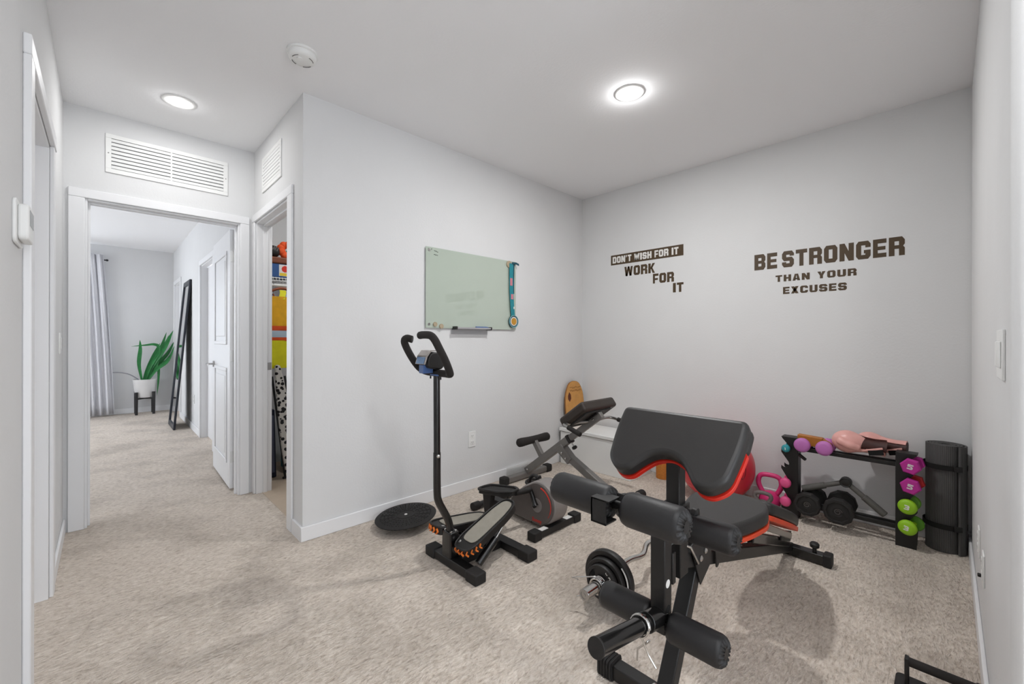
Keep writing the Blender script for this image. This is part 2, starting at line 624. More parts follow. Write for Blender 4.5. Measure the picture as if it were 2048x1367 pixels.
def window(name, x, y0, y1, z0, z1, s, turn=0.0):
    r = bpy.data.objects.new(name, None)
    r.location = (x, (y0 + y1) / 2, z0)
    C.objects.link(r)
    r['kind'] = 'structure'
    f = 0.05
    for (a, b, c, d) in ((y0, y1, z0, z0 + f), (y0, y1, z1 - f, z1), (y0, y0 + f, z0 + f, z1 - f), (y1 - f, y1, z0 + f, z1 - f), ((y0 + y1) / 2 - .02, (y0 + y1) / 2 + .02, z0 + f, z1 - f)):
        put('window_frame', BX(x - 0.03, x + 0.03, a, b, c, d), TRIM, r, bevel=0.003)
    for a, b in ((y0 + f, (y0 + y1) / 2 - .02), ((y0 + y1) / 2 + .02, y1 - f)):
        put('pane', BX(x - 0.003, x + 0.003, a, b, z0 + f, z1 - f), GLASS, r, smooth=0)
    ld = bpy.data.lights.new('daylight_portal', 'AREA')
    ld.shape = 'RECTANGLE'
    ld.size, ld.size_y = y1 - y0, z1 - z0
    ld.cycles.is_portal = True
    lo = bpy.data.objects.new('daylight_portal', ld)
    C.objects.link(lo)
    lo.parent = r
    lo.location = (-0.045 * s, 0, (z1 - z0) / 2)
    lo.rotation_euler = (pi / 2, 0, pi / 2) if s > 0 else (pi / 2, 0, -pi / 2)
    r.rotation_euler.z = turn
    return r


window('fill_window_1', XK + 0.06, *W1, 1)  # added unseen window, lets fill daylight in from behind the camera
window('window_2', XF - 0.06, *W2, -1)
w3 = window('fill_window_3', 0, -0.9, 0.9, W3[2], W3[3], -1, pi / 2)  # second bedroom window, out of view, added to brighten the bedroom
w3.location = ((W3[0] + W3[1]) / 2, -3.06, W3[2])

# ---- baseboards
BBH, BBT = 0.088, 0.013


def base(name, *segs):
    mb = MB()
    for s in segs:
        mb.box(*s, 0, BBH)
    struct(name, mb, TRIM, bevel=0.004, smooth=30)


base('baseboard_front', (XA, XA + BBT, YC - BBT, YB))
base('baseboard_back', (XA + BBT, XR - BBT, YB - BBT, YB))
base('baseboard_right', (XR - BBT, XR, YR, YB))
base('baseboard_left', (XE, LDX0 - 0.085, YL, YL + BBT), (LDX1 + 0.085, XK, YL, YL + BBT))
base('baseboard_closet', (CDX1 + 0.095, XA, YC - BBT, YC), (XE, CDX0 - 0.06, YC - BBT, YC))
base('baseboard_bedroom', (XF, D4[0] - .075, BRY - BBT, BRY), (D4[1] + .075, D3[0] - .075, BRY - BBT, BRY), (D3[1] + .075, XE - TW, BRY - BBT, BRY))
base('baseboard_bedroom_far', (XF, XF + BBT, -3.0, BRY - BBT))


# ---- door casings and jambs
def casing(name, pieces, jambs):
    r = bpy.data.objects.new(name, None)
    a = pieces[0]
    r.location = ((a[0] + a[1]) / 2, (a[2] + a[3]) / 2, 0)
    C.objects.link(r)
    r['kind'] = 'structure'
    for p in pieces:
        put('casing', BX(*p), TRIM, r, bevel=0.004)
    for p in jambs:
        put('jamb', BX(*p), TRIM, r, bevel=0.002)
    return r


CT = 0.016
CW = 0.075
# bedroom doorway
casing('trim_1', [(XE, XE + CT, BDY0 - CW, BDY0, 0, BDZ), (XE, XE + CT, BDY1, BDY1 + 0.062, 0, BDZ), (XE, XE + CT, BDY0 - CW, BDY1 + 0.062, BDZ, BDZ + 0.058)],
       [(XE - TW, XE, BDY0 - .001, BDY0 + 0.012, 0, BDZ), (XE - TW, XE, BDY1 - .012, BDY1 + .001, 0, BDZ), (XE - TW, XE, BDY0 + .012, BDY1 - .012, BDZ - .012, BDZ),
        (XE - .075, XE - .04, BDY0 + .012, BDY0 + .024, 0, BDZ - .012), (XE - .075, XE - .04, BDY1 - .024, BDY1 - .012, 0, BDZ - .012), (XE - .075, XE - .04, BDY0 + .024, BDY1 - .024, BDZ - .024, BDZ - .012)])
# closet doorway
t2 = casing('trim_2', [(CDX1, CDX1 + 0.088, YC - CT, YC, 0, CDZ), (CDX0 - 0.058, CDX0, YC - CT, YC, 0, CDZ), (CDX0 - 0.058, CDX1 + 0.088, YC - CT, YC, CDZ, CDZ + 0.058)],
            [(CDX0, CDX0 + .014, YC, YC + TW, 0, CDZ), (CDX1 - .014, CDX1, YC, YC + TW, 0, CDZ), (CDX0 + .014, CDX1 - .014, YC, YC + TW, CDZ - .014, CDZ),
             (CDX0 + .014, CDX0 + .026, YC + .045, YC + .075, 0, CDZ - .014), (CDX1 - .026, CDX1 - .014, YC + .045, YC + .075, 0, CDZ - .014), (CDX0 + .026, CDX1 - .026, YC + .045, YC + .075, CDZ - .026, CDZ - .014)])
put('strike_plate', BX(CDX0 + .0142, CDX0 + .016, YC + .078, YC + .106, 0.97, 1.03), STEEL, t2, bevel=0.0005)
# doorway in the left wall
casing('trim_3', [(LDX1, LDX1 + 0.085, YL, YL + 0.020, 0, 2.12), (LDX0 - 0.085, LDX0, YL, YL + CT, 0, 2.12), (LDX0 - 0.085, LDX1 + 0.085, YL, YL + 0.020, 2.12, 2.185)],
       [(LDX0 - .001, LDX0 + .014, YL - TW, YL, 0, 2.12), (LDX1 - .014, LDX1 + .001, YL - TW, YL, 0, 2.12), (LDX0 + .014, LDX1 - .014, YL - TW, YL, 2.106, 2.12)])
struct('door_2', BX(LDX0 + .018, LDX1 - .018, YL - 0.105, YL - 0.07, 0.012, 2.10), TRIM, bevel=0.003)
# bedroom side doorways
for nm, D in (('trim_4', D3), ('trim_5', D4)):
    casing(nm, [(D[0] - .07, D[0], BRY - .016, BRY, 0, 2.12), (D[1], D[1] + .07, BRY - .016, BRY, 0, 2.12), (D[0] - .07, D[1] + .07, BRY - .016, BRY, 2.12, 2.18)],
           [(D[0], D[0] + .012, BRY, BRY + .065, 0, 2.12), (D[1] - .012, D[1], BRY, BRY + .065, 0, 2.12), (D[0] + .012, D[1] - .012, BRY, BRY + .065, 2.108, 2.12)])

# ---- open bedroom door (two raised panels, three hinges, lever)
HX, HY = -3.995, 0.722
ang = math.atan2(0.020, -0.86)
dr = bpy.data.objects.new('door_1', None)
dr.location = (HX, HY, 0)
C.objects.link(dr)
dr['kind'] = 'structure'
DU = V((cos(ang), sin(ang), 0))
DN = V((DU.y, -DU.x, 0))
if DN.y > 0:
    DN = -DN


def dpt(u, n, z):
    return V((HX, HY, 0)) + DU * u + DN * n + V((0, 0, z))


def dbox(u0, u1, n0, n1, z0, z1):
    c = dpt((u0 + u1) / 2, (n0 + n1) / 2, (z0 + z1) / 2)
    return MB().obox(c, DU * (u1 - u0) / 2, DN * (n1 - n0) / 2, V((0, 0, (z1 - z0) / 2)))


DWID = 0.84
SILVERH = mat('satin_white_hinge', (224, 224, 222), 0.35, 0.2)
put('slab', dbox(0, DWID, -0.036, 0, 0.018, 2.095), TRIM, dr, bevel=0.002)
for (z0, z1) in ((0.20, 0.98), (1.17, 1.94)):
    for (a, b, c, d) in ((0.12, DWID - .12, z0, z0 + .03), (0.12, DWID - .12, z1 - .03, z1), (0.12, 0.15, z0 + .03, z1 - .03), (DWID - .15, DWID - .12, z0 + .03, z1 - .03)):
        put('panel_moulding', dbox(a, b, 0, 0.009, c, d), TRIM, dr, bevel=0.004)
    put('panel', dbox(0.19, DWID - .19, 0, 0.006, z0 + .07, z1 - .07), TRIM, dr, bevel=0.005)
for z in (0.27, 1.08, 1.88):
    hb = dbox(-0.003, 0.0, -0.033, -0.003, z - .045, z + .045)
    hg = put('hinge', hb, SILVERH, dr, bevel=0.001)
    put('hinge_knuckle', MB().cyl(dpt(-.006, -.040, z - .045), dpt(-.006, -.040, z + .045), .006, 10), SILVERH, hg)
hd = put('handle', MB().cyl(dpt(DWID - .06, 0, .985), dpt(DWID - .06, .012, .985), .028, 20), STEEL, dr)
put('lever', MB().tube([dpt(DWID - .06, .01, .985), dpt(DWID - .06, .055, .985), dpt(DWID - .075, .062, .985), dpt(DWID - .17, .062, .985)], .008, 10), STEEL, hd)

# ================================================================== VENTS, LAMPS, WALL DEVICES


def vent(name, label, org, U, W, wd, ht, nslat, halves):
    """U along the width, W out of the wall, org the lower left corner"""
    U, W, O = V(U), V(W), V(org)
    r = root(name, O, label, 'vent', 'ceiling level air grilles')
    Zv = V((0, 0, 1))

    def bx(u0, u1, n0, n1, z0, z1):
        return MB().obox(O + U * (u0 + u1) / 2 + W * (n0 + n1) / 2 + Zv * (z0 + z1) / 2, U * (u1 - u0) / 2, W * (n1 - n0) / 2, Zv * (z1 - z0) / 2)
    f = 0.028
    for a in ((0, wd, 0, .008, 0, f), (0, wd, 0, .008, ht - f, ht), (0, f, 0, .008, f, ht - f), (wd - f, wd, 0, .008, f, ht - f)):
        put('frame', bx(*a), WHITE_PL, r, bevel=0.0015)
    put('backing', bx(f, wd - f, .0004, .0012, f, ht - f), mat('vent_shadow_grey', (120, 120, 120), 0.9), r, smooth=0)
    xs = [(f, wd - f)] if halves == 1 else [(f, wd / 2 - .004), (wd / 2 + .004, wd - f)]
    if halves == 2:
        put('mullion', bx(wd / 2 - .004, wd / 2 + .004, .001, .009, f, ht - f), WHITE_PL, r)
    st = (ht - 2 * f) / nslat
    me = None
    for k in range(nslat):
        for (a, b) in xs:
            c = O + U * (a + b) / 2 + W * .0062 + Zv * (f + st * (k + .5))
            t = V((0, 0, 1)) * cos(rad(24)) + W * sin(rad(24)) * 0.35
            mb = MB().obox(c, U * (b - a) / 2, t.normalized() * st * .36, (W * cos(rad(24)) - Zv * sin(rad(24))) * .0012)
            put('slat', mb, WHITE_PL, r, smooth=0)
    for u in (f / 2, wd - f / 2):
        put('screw', MB().cyl(O + U * u + W * .008 + Zv * ht / 2, O + U * u + W * .0092 + Zv * ht / 2, .004, 10), STEEL, r)
    return r


vent('return_air_grille', 'wide white louvred air grille above the bedroom doorway', (XE, 0.004, 2.312), (0, 1, 0), (1, 0, 0), 0.676, 0.255, 8, 2)
vent('return_air_grille', 'narrow white louvred air grille above the closet doorway', (-3.588, YC, 2.312), (1, 0, 0), (0, -1, 0), 0.472, 0.255, 8, 1)


def downlight(x, y, label, watt=LAMP_W):
    r = root('recessed_ceiling_light', (x, y, H), label, 'ceiling light', 'recessed ceiling lights')
    put('trim_ring', MB().lathe([(.052, -.0005), (.060, -.006), (.080, -.007), (.086, -.004), (.086, 0)], (x, y, H), n=40), WHITE_PL, r)
    put('lens', MB().lathe([(.053, -.0022), (.050, -.0052), (.03, -.0056), (.0005, -.0058)], (x, y, H), n=32), LENS, r)
    ld = bpy.data.lights.new('lamp', 'AREA')
    ld.shape = 'DISK'
    ld.size = 0.11
    ld.energy = watt
    ld.color = (1.0, 1.0, 1.0)
    lo = bpy.data.objects.new('lamp', ld)
    C.objects.link(lo)
    lo.parent = r
    lo.location = (0, 0, -0.012)
    # extra point light added under the lens to brighten the ceiling around it
    pl = bpy.data.lights.new('ceiling_halo_light', 'POINT')
    pl.shadow_soft_size = 0.02
    pl.energy = watt * GLOW
    po_ = bpy.data.objects.new('ceiling_halo_light', pl)
    C.objects.link(po_)
    po_.parent = r
    po_.location = (0, 0, -0.035)
    return r


downlight(-3.345, 0.335, 'lit recessed ceiling light in the hall, before the wide air grille', 5.0)
downlight(-1.331, 2.268, 'lit recessed ceiling light above the exercise corner', 23.0)
downlight(0.30, 0.62, 'lit recessed ceiling light above the landing by the camera')
downlight(-3.55, 1.42, 'added unseen ceiling light brightening the closet', 6.0)  # extra lamp, out of view, put in to brighten the closet

sx, sy = -2.328, 0.737
r = root('smoke_detector', (sx, sy, H), 'round white smoke detector on the ceiling near the hall corner', 'smoke detector')
put('mounting_base', MB().lathe([(.074, 0), (.074, -.010), (.066, -.014)], (sx, sy, H), n=40), WHITE_PL, r)
put('body', MB().lathe([(.066, -.010), (.068, -.020), (.064, -.034), (.054, -.042), (.0005, -.043)], (sx, sy, H), n=40), WHITE_PL, r)
GREYSL = mat('dark_slot', (96, 95, 92), 0.8)
for a0, a1, rr in ((20, 65, .050), (110, 160, .050), (200, 240, .050), (275, 320, .050)):
    pts = [(sx + rr * cos(rad(a)), sy + rr * sin(rad(a)), H - .0425) for a in range(a0, a1 + 1, 5)]
    put('slot', MB().tube(pts, .0018, 6), GREYSL, r)
put('test_button', MB().lathe([(.014, -.042), (.013, -.046), (.0005, -.046)], (sx + .012, sy - .018, H), n=20), WHITE_PL, r)


def plate_thing(name, label, cat, O, U, W, wd, ht, kind, group=None):
    U, W, O = V(U), V(W), V(O)
    Zv = V((0, 0, 1))
    r = root(name, O, label, cat, group)

    def bx(u0, u1, n0, n1, z0, z1):
        return MB().obox(O + U * (u0 + u1) / 2 + W * (n0 + n1) / 2 + Zv * (z0 + z1) / 2, U * (u1 - u0) / 2, W * (n1 - n0) / 2, Zv * (z1 - z0) / 2)
    put('cover_plate', bx(-wd / 2, wd / 2, 0, .006, 0, ht), WHITE_PL, r, bevel=0.002)
    if kind == 'outlet':
        for z in (ht * .29, ht * .71):
            s = put('socket', bx(-.017, .017, .006, .0085, z - .016, z + .016), WHITE_PL, r, bevel=0.003)
            for u in (-.0065, .0065):
                put('slot', bx(u - .0012, u + .0012, .0085, .0088, z - .004, z + .007), GREYSL, s, smooth=0)
            put('slot', bx(-.002, .002, .0085, .0088, z - .011, z - .007), GREYSL, s, smooth=0)
    else:
        n = kind
        for k in range(n):
            u = (k - (n - 1) / 2) * .046
            s = put('rocker', bx(u - .016, u + .016, .006, .010, ht / 2 - .033, ht / 2 + .033), WHITE_PL, r, bevel=0.002)
    return r


plate_thing('wall_outlet', 'white double outlet on the whiteboard wall beside the stair stepper', 'outlet', (XA, 2.155, 0.343), (0, 1, 0), (1, 0, 0), 0.072, 0.125, 'outlet', 'wall outlets')
plate_thing('wall_outlet', 'white outlet low on the right wall nearest the yoga mat', 'outlet', (XR, 2.68, 0.30), (0, -1, 0), (-1, 0, 0), 0.072, 0.12, 'outlet', 'wall outlets')
o_ = plate_thing('wall_outlet', 'white outlet low on the right wall with a dark plug in it', 'outlet', (XR, 2.37, 0.30), (0, -1, 0), (-1, 0, 0), 0.072, 0.12, 'outlet', 'wall outlets')
put('plug', BX(XR - .018, XR - .0085, 2.362, 2.378, 0.327, 0.339), BLACKPL, o_, bevel=0.003)
plate_thing('wall_outlet', 'white outlet on the bedroom wall behind the leaning mirror', 'outlet', (-6.95, BRY, 0.36), (-1, 0, 0), (0, -1, 0), 0.072, 0.12, 'outlet', 'wall outlets')
plate_thing('light_switch', 'white multi-gang switch plate at the open end of the right wall', 'light switch', (XR, 1.645, 1.118), (0, -1, 0), (-1, 0, 0), 0.165, 0.125, 3)
plate_thing('light_switch', 'single white switch plate on the left wall beside the bedroom doorway', 'light switch', (-3.52, YL, 1.13), (-1, 0, 0), (0, 1, 0), 0.075, 0.12, 1)

r = root('thermostat', (-1.90, YL, 1.495), 'white rounded thermostat on the left wall before the door casing', 'thermostat')
put('wall_plate', MB().prism(rounded([(-1.965, 1.488), (-1.815, 1.488), (-1.815, 1.615), (-1.965, 1.615)], .02), lambda a, b, t: (a, t, b), YL, YL + .008), WHITE_PL, r, bevel=0.003)
put('housing', MB().prism(rounded([(-1.955, 1.50), (-1.84, 1.50), (-1.84, 1.605), (-1.955, 1.605)], .018), lambda a, b, t: (a, t, b), YL + .008, YL + .030), WHITE_PL, r, bevel=0.006, seg=3)
put('display', BX(-1.94, -1.86, YL + .030, YL + .031, 1.545, 1.59), mat('grey_display', (150, 152, 150), 0.3), r)

# baseboard register
r = root('baseboard_register', (XA + BBT, 2.70, 0.0), 'flat white register set in the baseboard behind the roman chair', 'register')
put('frame', BX(XA + BBT, XA + BBT + .004, 2.53, 2.87, 0.004, 0.092), WHITE_PL, r, bevel=0.001)
for k in range(6):
    put('louvre', BX(XA + BBT + .004, XA + BBT + .0055, 2.545, 2.855, .014 + k * .012, .021 + k * .012), WHITE_PL, r, smooth=0)

# ================================================================== WALL LETTERING
s_, t_, c_ = 0.36, 0.235, 0.17


def R_(x0, y0, x1, y1):
    return [(x0, y0), (x1, y0), (x1, y1), (x0, y1)]


def glyph(ch):
    s, t, c = s_, t_, c_
    OL = [(0, c), (c, 0), (s, 0), (s, 1), (c, 1), (0, 1 - c)]
    OR = [(1 - a, b) for a, b in OL]
    T_, B_ = R_(s, 1 - t, 1 - s, 1), R_(s, 0, 1 - s, t)
    UR = [(1 - s, 1), (1 - c, 1), (1, 1 - c), (1, .5 + .6 * c), (1 - .6 * c, .5), (1 - s, .5)]
    LR = [(1 - s, .5), (1 - .6 * c, .5), (1, .5 - .6 * c), (1, c), (1 - c, 0), (1 - s, 0)]
    M_ = R_(s, .5 - t * .4, 1 - s, .5 + t * .4)
    TR = [(1 - s, 1), (1 - c, 1), (1, 1 - c), (1, .64), (1 - s, .64)]
    BRr = [(1 - s, .36), (1, .36), (1, c), (1 - c, 0), (1 - s, 0)]
    g = {
        'B': [R_(0, 0, s, 1), T_, B_, M_, UR, LR],
        'E': [R_(0, 0, s, 1), R_(s, 1 - t, 1, 1), R_(s, .5 - t * .42, .93, .5 + t * .42), R_(s, 0, 1, t)],
        'F': [R_(0, 0, s, 1), R_(s, 1 - t, 1, 1), R_(s, .44 - t * .42, .9, .44 + t * .42)],
        'S': [[(0, 1 - c), (0, .5 + c - t / 2), (c, .5 - t / 2), (s, .5 - t / 2), (s, 1), (c, 1)], R_(s, 1 - t, 1 - s, 1), R_(s, .5 - t / 2, 1 - s, .5 + t / 2),
              [(1 - s, .5 + t / 2), (1 - c, .5 + t / 2), (1, .5 + t / 2 - c), (1, c), (1 - c, 0), (1 - s, 0)],
              [(1 - s, 1), (1 - c, 1), (1, 1 - c), (1, .68), (1 - s, .68)], [(0, .32), (s, .32), (s, 0), (c, 0), (0, c)], R_(s, 0, 1 - s, t)],
        'T': [R_(0, 1 - t, .5 - s / 2, 1), R_(.5 + s / 2, 1 - t, 1, 1), R_(.5 - s / 2, 0, .5 + s / 2, 1)],
        'R': [R_(0, 0, s, 1), T_, R_(s, .46 - t * .4, 1 - s, .46 + t * .4), UR, [(1 - s, .5), (1 - .6 * c, .5), (1, .5 - .6 * c), (1, 0), (1 - s, 0)]],
        'O': [OL, OR, T_, B_],
        'N': [R_(0, 0, s, 1), R_(1 - s, 0, 1, 1), [(s, 1), (s, .45), (1 - s, 0), (1 - s, .55)]],
        'G': [OL, T_, B_, TR, [(1 - s, .5), (1, .5), (1, c), (1 - c, 0), (1 - s, 0)], R_(.54, .5 - t * .8, 1 - s, .5)],
        'H': [R_(0, 0, s, 1), R_(1 - s, 0, 1, 1), R_(s, .5 - t / 2, 1 - s, .5 + t / 2)],
        'A': [[(0, 0), (s * 1.02, 0), (.5, .86), (.5, 1), (.5 - .22, 1)], [(1, 0), (1 - s * 1.02, 0), (.5, .86), (.5, 1), (.5 + .22, 1)], R_(.33, .17, .67, .17 + t * .85)],
        'Y': [R_(.5 - s / 2, 0, .5 + s / 2, .42), [(0, 1), (s * 1.1, 1), (.5, .62), (.5, .42), (.5 - s / 2, .42)], [(1, 1), (1 - s * 1.1, 1), (.5, .62), (.5, .42), (.5 + s / 2, .42)]],
        'U': [[(0, 1), (s, 1), (s, 0), (c, 0), (0, c)], [(1, 1), (1 - s, 1), (1 - s, 0), (1 - c, 0), (1, c)], R_(s, 0, 1 - s, t)],
        'X': [[(0, 1), (s * 1.15, 1), (1, 0), (1 - s * 1.15, 0)], [(1, 1), (1 - s * 1.15, 1), (0, 0), (s * 1.15, 0)]],
        'C': [OL, T_, B_, TR, BRr],
        'W': [[(0, 1), (.24, 1), (.38, 0), (.15, 0)], [(.15, 0), (.38, 0), (.60, 1), (.40, 1)], [(.40, 1), (.60, 1), (.85, 0), (.62, 0)], [(.76, 1), (1, 1), (.85, 0), (.62, 0)]],
        'I': [R_(0, 0, 1, 1)],
        'D': [R_(0, 0, s, 1), R_(s, 1 - t, 1 - s, 1), R_(s, 0, 1 - s, t), OR],
        'K': [R_(0, 0, s, 1), [(s, .40), (s, .62), (.62, 1), (1, 1), (.58, .5)], [(s + .05, .45), (.55, .62), (1, 0), (.64, 0)]],
        "'": [[(.1, 1), (.9, 1), (.55, .68), (.1, .68)]],
        '5': [R_(0, .5, s, 1), R_(s, 1 - t, 1, 1), R_(0, .5 - t * .2, 1 - c, .5 + t * .7), [(1 - s, .5), (1 - c, .55), (1, .5 - .3 * c), (1, c), (1 - c, 0), (1 - s, 0)], R_(0, 0, 1 - c, t)],
        '3': [R_(0, 1 - t, 1 - s, 1), R_(0, 0, 1 - s, t), R_(.2, .5 - t * .45, 1 - s, .5 + t * .45), UR, LR],
        '1': [R_(.35, 0, .35 + s, 1), [(.05, .78), (.35, .78), (.35, 1), (.25, 1)]],
    }
    return g[ch]


GW = {'I': .40, 'W': 1.35, ' ': .55, "'": .35, 'T': .92, 'E': .88, 'F': .84, 'N': 1.02}


def glyph_mb(ch, x0, x1, z0, z1, fn, depth):
    mb = MB()
    for k, p in enumerate(glyph(ch)):
        mb.prism([(x0 + a * (x1 - x0), z0 + b * (z1 - z0)) for a, b in p], fn, 0, depth)
    return mb


def word(txt, x0, x1, z0, z1, y, m, parent, gap=.17, depth=.0012, space=.55):
    ws = [space if c == ' ' else GW.get(c, 1.0) for c in txt]
    tot = sum(ws) + gap * (len(txt) - 1)
    sc = (x1 - x0) / tot
    x = x0
    for c, wd in zip(txt, ws):
        if c != ' ':
            put('letter', glyph_mb(c, x, x + wd * sc, z0, z1, lambda a, b, t: (a, y - t, b), depth), m, parent, smooth=0)
        x += (wd + gap) * sc


r = root('wall_decal', (-1.975, YB, 1.638), "dark brown wall lettering reading DON'T WISH FOR IT WORK FOR IT", 'wall lettering')
put('banner', BX(-2.342, -1.608, YB - .0012, YB, 1.957, 2.055), DARKINK, r, smooth=0)
word("DON'T WISH FOR IT", -2.322, -1.652, 1.974, 2.038, YB - .0012, WHITEINK, r, gap=.15, space=.40)
word('WORK', -2.190, -1.873, 1.834, 1.925, YB, DARKINK, r, gap=.14)
word('FOR', -1.893, -1.693, 1.735, 1.824, YB, DARKINK, r, gap=.14)
word('IT', -1.702, -1.607, 1.638, 1.722, YB, DARKINK, r, gap=.14)
r = root('wall_decal', (-0.62, YB, 1.558), 'dark brown wall lettering reading BE STRONGER THAN YOUR EXCUSES', 'wall lettering')
word('BE STRONGER', -1.047, -0.188, 1.757, 1.877, YB, DARKINK, r, gap=.15, space=.12)
word('THAN YOUR', -0.903, -0.426, 1.653, 1.702, YB, DARKINK, r, gap=.2)
word('EXCUSES', -0.854, -0.478, 1.559, 1.611, YB, DARKINK, r, gap=.2)

# ================================================================== WHITEBOARD AND WHAT HANGS ON IT
BY0, BY1, BZ0, BZ1 = 1.707, 2.640, 1.302, 1.906
BXF = XA + 0.016     # front face of the glass
r = root('glass_whiteboard', (XA + .001, (BY0 + BY1) / 2, BZ0), 'pale green frosted glass marker board on the long wall', 'marker board')
put('glass_panel', BX(BXF - .006, BXF, BY0, BY1, BZ0, BZ1), GLASSBD, r, bevel=0.0015)
for y in (BY0 + .03, BY1 - .03):
    for z in (BZ0 + .03, BZ1 - .03):
        put('standoff', MB().cyl((XA + .001, y, z), (BXF - .006, y, z), .010, 14), STEEL, r)
put('standoff_cap', MB().cyl((BXF, BY0 + .028, BZ0 + .028), (BXF + .003, BY0 + .028, BZ0 + .028), .010, 18), STEEL, r)
put('standoff_cap', MB().cyl((BXF, BY0 + .028, BZ1 - .024), (BXF + .003, BY0 + .028, BZ1 - .024), .010, 18), STEEL, r)
INK = mat('marker_ink', (74, 80, 72), 0.6)
for pts in ([(.020, -.012), (.028, -.022), (.034, -.030)], [(.050, -.010), (.048, -.020)], [(.072, -.022), (.080, -.026), (.088, -.024), (.100, -.032), (.108, -.030)], [(.070, -.054), (.078, -.050), (.084, -.056), (.096, -.052), (.104, -.058)]):
    put('handwriting', MB().tube([(BXF + .0002, BY0 + a, BZ1 + b) for a, b in pts], .0022, 5), INK, r)
tr = root('marker_tray', (BXF, 2.14, 1.262), 'clear grey marker tray with black ends under the glass board', 'tray')
TRAYM = mat('grey_acrylic', (176, 176, 178), 0.25, coat=0.3)
put('back_plate', BX(BXF - .016, BXF - .012, 1.945, 2.318, 1.258, 1.312), TRAYM, tr, bevel=0.001)
put('ledge', MB().prism([(BXF - .012, 1.296), (BXF + .050, 1.300), (BXF + .052, 1.312), (BXF + .048, 1.312), (BXF + .046, 1.304), (BXF - .012, 1.301)], lambda a, b, t: (a, t, b), 1.955, 2.308), TRAYM, tr)
for y in (1.955, 2.308):
    put('end_cap', BX(BXF - .012, BXF + .054, y - .006, y + .006, 1.293, 1.318), BLACKPL, tr, bevel=0.003)
mk = root('marker_pen', (BXF + .02, 2.22, 1.304), 'blue dry-erase marker lying in the tray', 'marker')
put('barrel', MB().cyl((BXF + .022, 2.165, 1.313), (BXF + .022, 2.265, 1.313), .0085, 14), BLUE, mk)
put('cap', MB().cyl((BXF + .022, 2.265, 1.313), (BXF + .022, 2.295, 1.313), .0092, 14, .007), BLUE, mk)
for y, z, rr, lb in ((1.786, 1.330, .0175, 'round cork magnet low on the glass board, left of the pair'), (1.842, 1.316, .0185, 'round cork magnet low on the glass board, right of the pair'), (2.552, 1.876, .030, 'large round cork magnet at the top right corner of the glass board')):
    put('cork_magnet', MB().cyl((BXF, y, z), (BXF + .010, y, z), rr, 24), CORKMAG, bevel=0.0015, label=lb, cat='magnet', group='cork magnets', origin=(BXF, y, z))
# lanyard with medal
r = root('medal', (BXF, 2.595, 1.33), 'round gold medal on a teal ribbon hung from the glass board corner', 'medal')


def strip(pts, wd, th, side):
    """flat ribbon through pts, width along side vector"""
    mb = MB()
    pts = [V(p) for p in pts]
    side = V(side).normalized()
    n = len(pts)
    vs = []
    for i, p in enumerate(pts):
        d = (pts[min(i + 1, n - 1)] - pts[max(i - 1, 0)]).normalized()
        nn = d.cross(side).normalized()
        wi = wd[i] if isinstance(wd, (list, tuple)) else wd
        for a, b in ((-1, -1), (1, -1), (1, 1), (-1, 1)):
            vs.append(p + side * wi / 2 * a + nn * th / 2 * b)
    fs = [(0, 1, 2, 3), tuple((n - 1) * 4 + k for k in (3, 2, 1, 0))]
    for i in range(n - 1):
        for k in range(4):
            l = (k + 1) % 4
            fs.append((i * 4 + k, i * 4 + l, (i + 1) * 4 + l, (i + 1) * 4 + k))
    return mb.add(vs, fs)


put('ribbon', strip([(BXF + .012, 2.573, 1.885), (BXF + .014, 2.570, 1.80), (BXF + .013, 2.572, 1.65), (BXF + .016, 2.582, 1.50), (BXF + .014, 2.592, 1.425)], .046, .0016, (0, 1, 0)), LANYARD, r)
put('ribbon_fold', strip([(BXF + .007, 2.605, 1.885), (BXF + .008, 2.600, 1.75), (BXF + .009, 2.600, 1.62)], .022, .0016, (0, 1, 0)), LANYDK, r)
put('ribbon_end', strip([(BXF + .012, 2.580, 1.888), (BXF + .020, 2.625, 1.890), (BXF + .024, 2.655, 1.880)], .018, .002, (0, 0, 1)), LANYDK, r)
put('print_block', BX(BXF + .0148, BXF + .0154, 2.556, 2.584, 1.69, 1.755), LANYPK, r, smooth=0)
put('print_block', BX(BXF + .0158, BXF + .0164, 2.566, 2.592, 1.57, 1.615), LANYPK, r, smooth=0)
put('clip', BX(BXF + .016, BXF + .020, 2.594, 2.606, 1.485, 1.505), PAPER, r, bevel=0.002)
mz, my = 1.376, 2.600
put('medal_disc', MB().cyl((BXF + .008, my, mz), (BXF + .016, my, mz), .057, 36), LANYDK, r, bevel=0.003)
put('outer_ring', MB().tube([(BXF + .017, my + .052 * cos(a), mz + .052 * sin(a)) for a in [2 * pi * k / 36 for k in range(36)]], .004, 8, closed=True), mat('teal_enamel', (120, 170, 178), 0.3), r)
put('white_rim', MB().cyl((BXF + .016, my, mz), (BXF + .0175, my, mz), .040, 32), PAPER, r)
put('gold_centre', MB().cyl((BXF + .0175, my, mz), (BXF + .019, my, mz), .031, 32), GOLD, r)

# ================================================================== WEIGHT BENCH (axis along y at x = -0.63)
AX = -0.63
r = root('weight_bench', (AX, 2.0, 0), 'black weight bench with preacher curl pad and leg rollers', 'weight bench')
